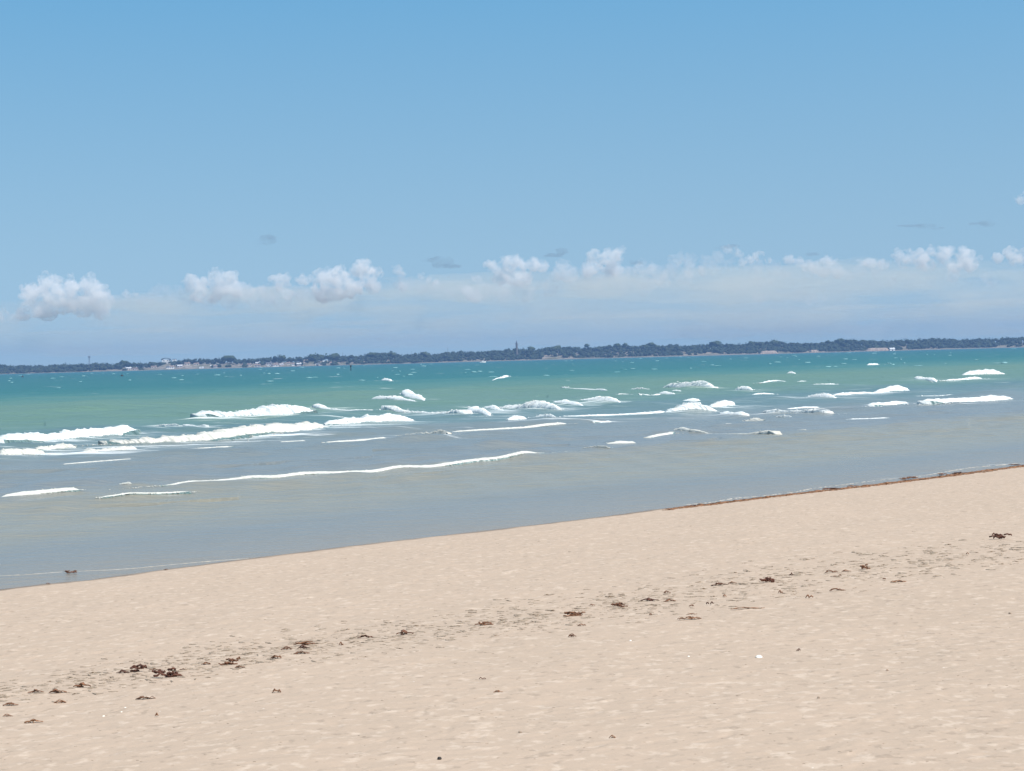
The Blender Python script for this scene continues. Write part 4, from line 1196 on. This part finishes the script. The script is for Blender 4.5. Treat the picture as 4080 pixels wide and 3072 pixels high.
def build_weed():
    for i, (v, x, y, w, h, kind, tone, lab) in enumerate(WEED):
        ox, oy, sc = SV[v]
        px, py = ox + x * sc, oy + (y + h * .45) * sc
        floating = v == 8 and kind == 'clump'
        p = on_water(px, py, .01) if floating else on_sand(px, py)
        dist = math.hypot(p.x, p.y)
        L = 1.12 * w * sc / FPX * dist; H = h * sc / FPX * dist * (1.5 if kind != 'strand' else 1.15) * (0.55 if v == 7 else 1)
        V, q = weed_geo(kind, L, H, 300 + i)
        nm = {'clump': 'seaweed_clump', 'strand': 'seaweed_strip', 'scrap': 'seaweed_scrap'}[kind]
        o = mesh_np(nm, V, q, weed_mat(tone), True)
        z = .0 if floating else max(sand_zf(p.x, p.y), 0.004)
        o.location = (p.x, p.y + L * .08, z)
        sl = 0.0
        if v == 7: o.rotation_euler = (0, 0, math.atan2(DY, DX) * .85)
        tag(o, lab, 'seaweed', 'seaweed washed up on the beach')
    # the loose crumbs of dry weed nobody could count: along the tideline, along the water edge, thinly over the sand
    rg = np.random.default_rng(77)
    Vs, Fs, n, We = [], [], 0, []
    line = np.array([(-150, 2790), (400, 2700), (900, 2620), (1350, 2560), (2000, 2470), (2500, 2410), (3000, 2330), (3500, 2260), (4080, 2200), (4400, 2165)], float)
    half = np.array([(-150, 40), (400, 55), (900, 60), (1350, 62), (2000, 62), (2500, 62), (3000, 70), (3500, 70), (4080, 50), (4400, 45)], float)
    for i in range(5700):
        if i < 3900:
            px = rg.uniform(-150, 4400); c = np.interp(px, line[:, 0], line[:, 1]); hw = np.interp(px, half[:, 0], half[:, 1])
            if vnoise(np.array([px * .006]), np.array([2.5]), 5)[0] < rg.uniform(-1.2, .5) : continue
            py = c + np.clip(rg.normal(0, .55), -1.3, 1.3) * hw; size = rg.uniform(9, 46) * rg.uniform(.4, 1)
        elif i < 5000:
            px = rg.uniform(2650, 4300); py = np.interp(px, [p_[0] for p_ in SHORE_PX] + [4400], [p_[1] for p_ in SHORE_PX] + [1812]) + rg.normal(6, 1.4) ; size = rg.uniform(10, 36)
        else:
            px = rg.uniform(-100, 4200); py = rg.uniform(2020, 3060); size = rg.uniform(4, 13)
            if py < np.interp(px, [p_[0] for p_ in SHORE_PX], [p_[1] for p_ in SHORE_PX]) + 25: continue
        p = on_sand(px, py); dist = math.hypot(p.x, p.y)
        L = size / FPX * dist
        a = rg.normal(0, .45); m = 5; e = np.linspace(-.5, .5, m)
        bend = rg.normal(0, .25)
        hh = L * rg.uniform(.03, .10)
        pts = np.stack([e * L * math.cos(a), e * L * math.sin(a) + bend * L * (e * e), hh * (1.1 - 3 * e * e * rg.uniform(.2, 1.0))], 1)
        V, q = ribbon(pts, L * rg.uniform(.10, .26), max(.0012, L * .03), .8, int(rg.integers(1, 99999)))
        V = V + np.array([p.x, p.y, max(sand_zf(p.x, p.y), .004)])
        if 3900 <= i < 5000: We.append((V, q)); continue
        Vs.append(V); Fs.append(q + n); n += len(V)
    o = mesh_np('wrack_line', *merge(*We), weed_mat(.8), True)
    o['label'] = 'thin brown line of weed fragments along the water edge at the right'
    struct(o, 'stuff')
    o = mesh_np('seaweed_crumbs', np.concatenate(Vs), np.concatenate(Fs), plain('dry_weed_crumbs', (.32, .25, .18), .85, .3, 25), True)
    o['label'] = 'loose crumbs of dry brown weed scattered along the tideline on the sand'
    struct(o, 'stuff')

def build_stones():
    sh = plain('white_shell', (.72, .66, .57), .45, .10, 40)
    dk = plain('dark_stone', (.03, .024, .02), .6, .3, 60)
    tn = plain('tan_stone', (.30, .23, .17), .7, .2, 60)
    def shell(v, x, y, w, h, lab):
        ox, oy, sc = SV[v]; p = on_sand(ox + x * sc, oy + (y + h * .4) * sc); dist = math.hypot(p.x, p.y)
        L = w * sc / FPX * dist
        # a domed valve with ribs, lying hollow side down
        nr, na = 10, 28; V = []
        for i in range(nr):
            t = i / (nr - 1)
            for j in range(na):
                a = 2 * math.pi * j / na
                rr = L / 2 * math.sin(t * math.pi / 2) * (1 + .05 * math.cos(a * 12) * t) * (1 - .12 * math.cos(a))
                V.append((rr * math.cos(a), rr * .8 * math.sin(a), L * .26 * math.cos(t * math.pi / 2)))
        V = np.array(V); q = []
        for i in range(nr - 1):
            for j in range(na): q.append((i * na + j, i * na + (j + 1) % na, (i + 1) * na + (j + 1) % na, (i + 1) * na + j))
        o = mesh_np('seashell', V, np.array(q), sh, True); o.location = (p.x, p.y, sand_zf(p.x, p.y)); o.rotation_euler = (math.radians(14), 0, 1.0)
        tag(o, lab, 'shell')
    def stone(v, x, y, w, h, mat, lab, sd):
        ox, oy, sc = SV[v]; p = on_sand(ox + x * sc, oy + (y + h * .4) * sc); dist = math.hypot(p.x, p.y)
        L = w * sc / FPX * dist; Hh = h * sc / FPX * dist
        v_, f = ICO3
        nz = 1 + .22 * fbm(v_[:, 0] * 1.6 + sd, v_[:, 1] * 1.6 + v_[:, 2], sd, 3)
        o = mesh_np('pebble', v_ * nz[:, None] * np.array([L / 2, L * .42, Hh * .55]) + np.array([0, 0, Hh * .35]), f, mat, True)
        o.location = (p.x, p.y, sand_zf(p.x, p.y)); tag(o, lab, 'stone')
    shell(4, 235, 1048, 64, 26, 'bright white oval shell lying on smooth sand at the lower right')
    shell(3, 1232, 704, 24, 18, 'small white shell just below the tideline weed right of centre')
    shell(3, 1698, 822, 24, 18, 'pale shell with a dark edge on smooth sand left of the white oval one')
    shell(1, 1005, 732, 20, 14, 'upper of two tiny white shell bits left of the long lone strip')
    shell(1, 975, 770, 18, 13, 'middle white shell bit below the long lone strip, left side')
    shell(1, 832, 796, 24, 13, 'low white shell bit farthest from the weed on the left')
    stone(5, 505, 848, 36, 26, dk, 'small round black pebble at the bottom centre of the sand', 3)
    stone(6, 678, 338, 20, 18, tn, 'tiny grey pebble on bare sand below the white oval shell', 5)
    stone(5, 1150, 632, 26, 16, tn, 'tiny grey brown pebble right of the black pebble', 8)
    stone(4, 2108, 733, 22, 16, tn, 'tiny brown pebble on bare sand by the right edge', 9)

# ------------------------------------------------------------------ clouds and air
CV = {5: (0, 900, .633), 6: (1300, 900, .633), 7: (2680, 740, .633)}
CLOUDS = [  # view, lobes (x, y, r), density
 (5, [(190, 410, 50), (200, 450, 55), (290, 350, 50), (350, 355, 45), (440, 335, 32), (560, 375, 55), (615, 400, 50), (450, 400, 60), (330, 430, 80), (220, 520, 70), (400, 490, 80), (620, 480, 80), (150, 555, 50), (520, 510, 80), (300, 540, 70), (640, 540, 60)], 1.0),
 (5, [(20, 570, 40), (90, 585, 40), (-60, 560, 50)], .7),
 (5, [(830, 440, 30), (800, 430, 22)], .8),
 (5, [(1210, 340, 42), (1200, 370, 45), (1280, 380, 50), (1380, 330, 55), (1450, 340, 48), (1410, 385, 60), (1500, 410, 50), (1560, 415, 45), (1640, 408, 32), (1250, 430, 60), (1340, 430, 60)], .9),
 (5, [(1740, 340, 42), (1790, 335, 38), (1770, 385, 50), (1810, 430, 40)], .8),
 (5, [(1910, 345, 40), (1950, 335, 25)], .9),
 (6, [(-10, 330, 55), (30, 330, 65), (100, 350, 75), (70, 400, 80), (0, 420, 80), (230, 245, 42), (200, 285, 48), (300, 290, 45), (330, 305, 30), (260, 340, 60), (160, 400, 70), (300, 380, 50)], 1.0),
 (6, [(450, 280, 34), (470, 310, 34), (490, 390, 34), (455, 370, 30)], .7),
 (6, [(600, 322, 22), (645, 340, 22), (690, 358, 22)], .8),
 (6, [(935, 335, 24), (960, 340, 20)], .7),
 (6, [(890, 405, 30), (905, 430, 45), (940, 455, 42)], .8),
 (6, [(1040, 260, 42), (1110, 290, 52), (1180, 220, 42), (1130, 215, 30), (1220, 250, 50), (1310, 250, 48), (1360, 265, 38), (1170, 330, 55), (1240, 340, 55), (1100, 330, 50)], 1.0),
 (6, [(1490, 245, 40), (1470, 300, 42), (1530, 315, 55), (1450, 320, 40)], .8),
 (6, [(1680, 195, 40), (1690, 230, 45), (1770, 205, 50), (1800, 190, 50), (1850, 160, 34), (1830, 220, 45), (1680, 270, 45), (1800, 280, 55), (1640, 290, 45)], .95),
 (6, [(1990, 265, 45), (2050, 275, 45), (2100, 330, 50), (2130, 360, 40), (1920, 290, 35)], .55),
 (7, [(345, 405, 32), (385, 415, 34), (420, 435, 28)], .55),
 (7, [(440, 488, 24), (490, 475, 30), (545, 450, 34), (600, 472, 22)], .95),
 (7, [(730, 470, 34), (790, 488, 34), (850, 515, 40), (900, 520, 45), (970, 480, 38), (1010, 510, 45), (950, 540, 50), (1040, 560, 40)], .85),
 (7, [(180, 520, 22), (186, 550, 24)], .9),
 (7, [(1190, 490, 30), (1250, 490, 34), (1330, 500, 36), (1420, 440, 36), (1485, 415, 24), (1460, 480, 50), (1550, 470, 55), (1640, 415, 36), (1700, 445, 50), (1745, 410, 34), (1835, 440, 52), (1870, 495, 55), (1600, 500, 55), (1780, 500, 55)], .9),
 (7, [(1930, 460, 22)], .7),
 (7, [(2050, 460, 36), (2130, 430, 42), (2190, 445, 46), (2260, 430, 60), (2330, 450, 60), (2170, 480, 40)], 1.0),
 (7, [(2185, 95, 32), (2240, 85, 45), (2300, 100, 50)], .8),
 (7, [(540, 620, 40), (600, 615, 40), (540, 710, 40), (800, 690, 50), (860, 715, 45), (930, 720, 40)], .35),
 (7, [(1760, 575, 45), (1380, 600, 35), (2000, 600, 45)], .35),
 (5, [(1900, 440, 50), (2000, 430, 60), (1560, 480, 50), (1700, 450, 60)], .3),
 (6, [(1700, 350, 70), (1850, 340, 80), (1600, 380, 60), (2000, 380, 70)], .28),
 (5, [(1010, 420, 50), (1100, 430, 55), (1190, 450, 55), (950, 460, 45)], .22),
 (5, [(1300, 470, 70), (1450, 470, 70), (1620, 480, 60), (1780, 480, 60), (1900, 420, 55)], .25),
 (6, [(520, 370, 45), (600, 385, 50), (690, 400, 50), (780, 415, 45), (860, 400, 40)], .25),
 (6, [(1000, 420, 60), (1120, 420, 70), (1260, 420, 70), (1400, 400, 60)], .28),
 (6, [(2150, 300, 50), (2190, 250, 45), (2260, 330, 60)], .3),
 (7, [(20, 470, 45), (110, 480, 45), (210, 470, 40), (290, 450, 40), (100, 540, 50), (260, 520, 50), (370, 500, 45)], .32),
 (7, [(520, 530, 50), (640, 530, 50), (700, 550, 50), (1110, 560, 45), (1180, 540, 45), (1300, 550, 50)], .28),
 (5, [(730, 470, 40), (800, 480, 40), (880, 470, 40)], .2),
]
WISPS = [(5, 1625, 105, 40, 14), (5, 1680, 92, 60, 30), (5, 1720, 75, 30, 12), (6, 720, 225, 70, 36), (6, 650, 215, 50, 14), (6, 790, 255, 70, 14), (6, 1480, 160, 45, 22), (6, 1440, 185, 70, 12), (6, 1108, 5, 34, 12),
         (7, 1500, 252, 70, 8), (7, 1590, 252, 60, 18), (7, 1670, 270, 50, 8), (7, 1985, 232, 50, 26), (7, 1910, 238, 60, 7), (7, 350, 385, 80, 14), (7, 880, 430, 50, 10), (6, 1950, 230, 60, 14)]
def noise3(v, s, seed):
    return (fbm(v[:, 0] * s, v[:, 1] * s + v[:, 2] * s * .73, seed, 5, .58) + fbm(v[:, 2] * s, v[:, 0] * s * .8 - v[:, 1] * s, seed + 50, 5, .58)) * .5

def cloud_mat(dens, col=(.96, .97, 1.0), scale=(1, 1, 1), size=0.011, lo=0.40, hi=0.56, det=5):
    key = ('cloud', round(dens, 6), col, scale, size, lo, hi)
    if key not in MAT:
        k = NT('cloud_vapour'); k.n.remove(k.bsdf)
        v = k.new('ShaderNodeVolumePrincipled')
        v.inputs['Color'].default_value = (*col, 1); v.inputs['Anisotropy'].default_value = 0.15
        n = k.noise(k.mapping(k.pos(), scale), size, det, 0.62, 0.4)
        k.set(v.inputs['Density'], k.maprange(n, lo, hi, 0.0, dens, True))
        k.l.new(v.outputs[0], k.out.inputs['Volume'])
        MAT[key] = k.m
    return MAT[key]
CDIST = 15000.0
def build_clouds():
    mp = CDIST / FPX
    rg = np.random.default_rng(31)
    v0, f0 = ICO2
    for ci, (vw, lobes, dens) in enumerate(CLOUDS):
        ox, oy, sc = CV[vw]
        Vs, Fs, n = [], [], 0
        for (x, y, r) in lobes:
            dist = CDIST + rg.uniform(-70, 70)
            c = at_far(ox + x * sc, oy + y * sc, dist); R = r * sc * mp * 1.04
            Vs.append(np.array(c[:]) + v0 * np.array([R, R * 1.1, R * .9])); Fs.append(f0 + n); n += len(v0)
            for q in range(20):
                dd = rg.standard_normal(3); dd[2] = abs(dd[2]) * .8; dd /= np.linalg.norm(dd)
                r2 = R * rg.uniform(.16, .44)
                Vs.append(np.array(c[:]) + dd * R * rg.uniform(.85, 1.15) + v0 * r2); Fs.append(f0 + n); n += len(v0)
        V = np.concatenate(Vs); base = V.mean(0)
        tmp = mesh_np('cloud_tmp', V - base, np.concatenate(Fs), None, True)
        md = tmp.modifiers.new('r', 'REMESH'); md.mode = 'VOXEL'; md.voxel_size = 7.0
        dg = bpy.context.evaluated_depsgraph_get(); dg.update()
        me = bpy.data.meshes.new_from_object(tmp.evaluated_get(dg))
        bpy.data.objects.remove(tmp)
        me.name = 'cloud'
        nv = len(me.vertices); co = np.empty(nv * 3, np.float32); me.vertices.foreach_get('co', co); co = co.reshape(-1, 3)
        no = np.empty(nv * 3, np.float32); me.vertices.foreach_get('normal', no); no = no.reshape(-1, 3)
        a = noise3(co + base, 1 / 90.0, 7) * 26 + noise3(co + base, 1 / 26.0, 17) * 22
        co = co + no * a[:, None].astype(np.float32)
        me.vertices.foreach_set('co', co.reshape(-1)); me.update()
        me.materials.clear(); me.materials.append(cloud_mat(0.013 * dens, (.985, .975, .965), (1, 1, 1.15)))
        o = bpy.data.objects.new('cloud', me); COL.objects.link(o); o.location = base
        struct(o)
    for (vw, x, y, rx, rz) in WISPS:
        ox, oy, sc = CV[vw]
        c = at_far(ox + x * sc, oy + y * sc, CDIST - 800)
        v, f = ICO3
        nz = 1 + .8 * fbm(v[:, 0] * 1.4 + x, v[:, 2] * 1.4 + y, 3, 4)
        V = v * nz[:, None] * np.array([rx, rx, rz]) * sc * mp
        o = mesh_np('cloud', V, f, cloud_mat(0.0050, (.40, .50, .58), (.6, 1, 1.5), .010, .38, .62), True); o.location = c; struct(o)

BANK = [  # long dim layers of vapour under and behind the cumulus: photograph x, y, half-width, half-height, density
    (3000, 1130, 900, 75, 3.0e-4), (2050, 1140, 620, 60, 2.6e-4), (900, 1200, 560, 55, 2.6e-4), (250, 1265, 620, 85, 3.2e-4), (1000, 1240, 700, 95, 3.6e-4), (1850, 1215, 700, 105, 3.8e-4), (2650, 1190, 750, 120, 4.0e-4), (3500, 1160, 800, 130, 4.2e-4), (4300, 1150, 700, 130, 4.0e-4),
    (600, 1360, 1100, 55, 2.4e-4), (2200, 1310, 1300, 70, 2.6e-4), (3700, 1280, 1200, 70, 2.6e-4), (-500, 1290, 700, 90, 3e-4),
    (1500, 1175, 260, 22, 3e-4), (3000, 1130, 330, 26, 3e-4), (2300, 1130, 240, 22, 3e-4), (3750, 1090, 240, 24, 3e-4), (500, 1210, 260, 20, 3e-4), (1250, 1290, 380, 9, 4e-4), (2450, 1260, 360, 9, 4e-4), (3300, 1225, 420, 10, 4e-4), (450, 1320, 340, 8, 4e-4), (3900, 1205, 300, 10, 4e-4)]
def build_bank():
    for i, (px, py, rx, rz, dens) in enumerate(BANK):
        dist = 17500.0 + 160 * i if i % 3 else 12500.0 + 60 * i
        c = at_far(px, py, dist); sc = dist / FPX
        v, f = icosphere(5)
        nz = 1 + .30 * fbm(v[:, 0] * 5 + i * 9, v[:, 2] * 2.2 + i, 3 + i, 5, .6) + .14 * fbm(v[:, 0] * 14 + i * 9, v[:, 2] * 6 + v[:, 1] * 4, 13 + i, 4, .6)
        V = v * nz[:, None] * np.array([rx * sc, 700.0, rz * sc])
        o = mesh_np('cloud', V, f, cloud_mat(dens * (2.8 if 50 < rz < 80 else 1.45), (.93, .93, .86), (.28, .5, 1.5), 0.0042, .36, .64, 4), True); o.location = c; struct(o)

def build_haze():
    V, q = box(-3200, 3200, -60, 3400, -4.0, 42.0)
    o = mesh_np('haze', V, q, None, False)
    m = bpy.data.materials.new('sea_air'); m.use_nodes = True
    t = m.node_tree; t.nodes.clear()
    out = t.nodes.new('ShaderNodeOutputMaterial'); v = t.nodes.new('ShaderNodeVolumePrincipled')
    v.inputs['Color'].default_value = (.29, .44, .75, 1); v.inputs['Density'].default_value = 1.95e-4; v.inputs['Anisotropy'].default_value = 0.2
    t.links.new(v.outputs[0], out.inputs['Volume'])
    o.data.materials.append(m)
    struct(o, 'stuff')

build_far_land()
build_woodland()
build_trees()
build_town()
build_weed()
build_stones()
build_clouds()
build_bank()
build_haze()
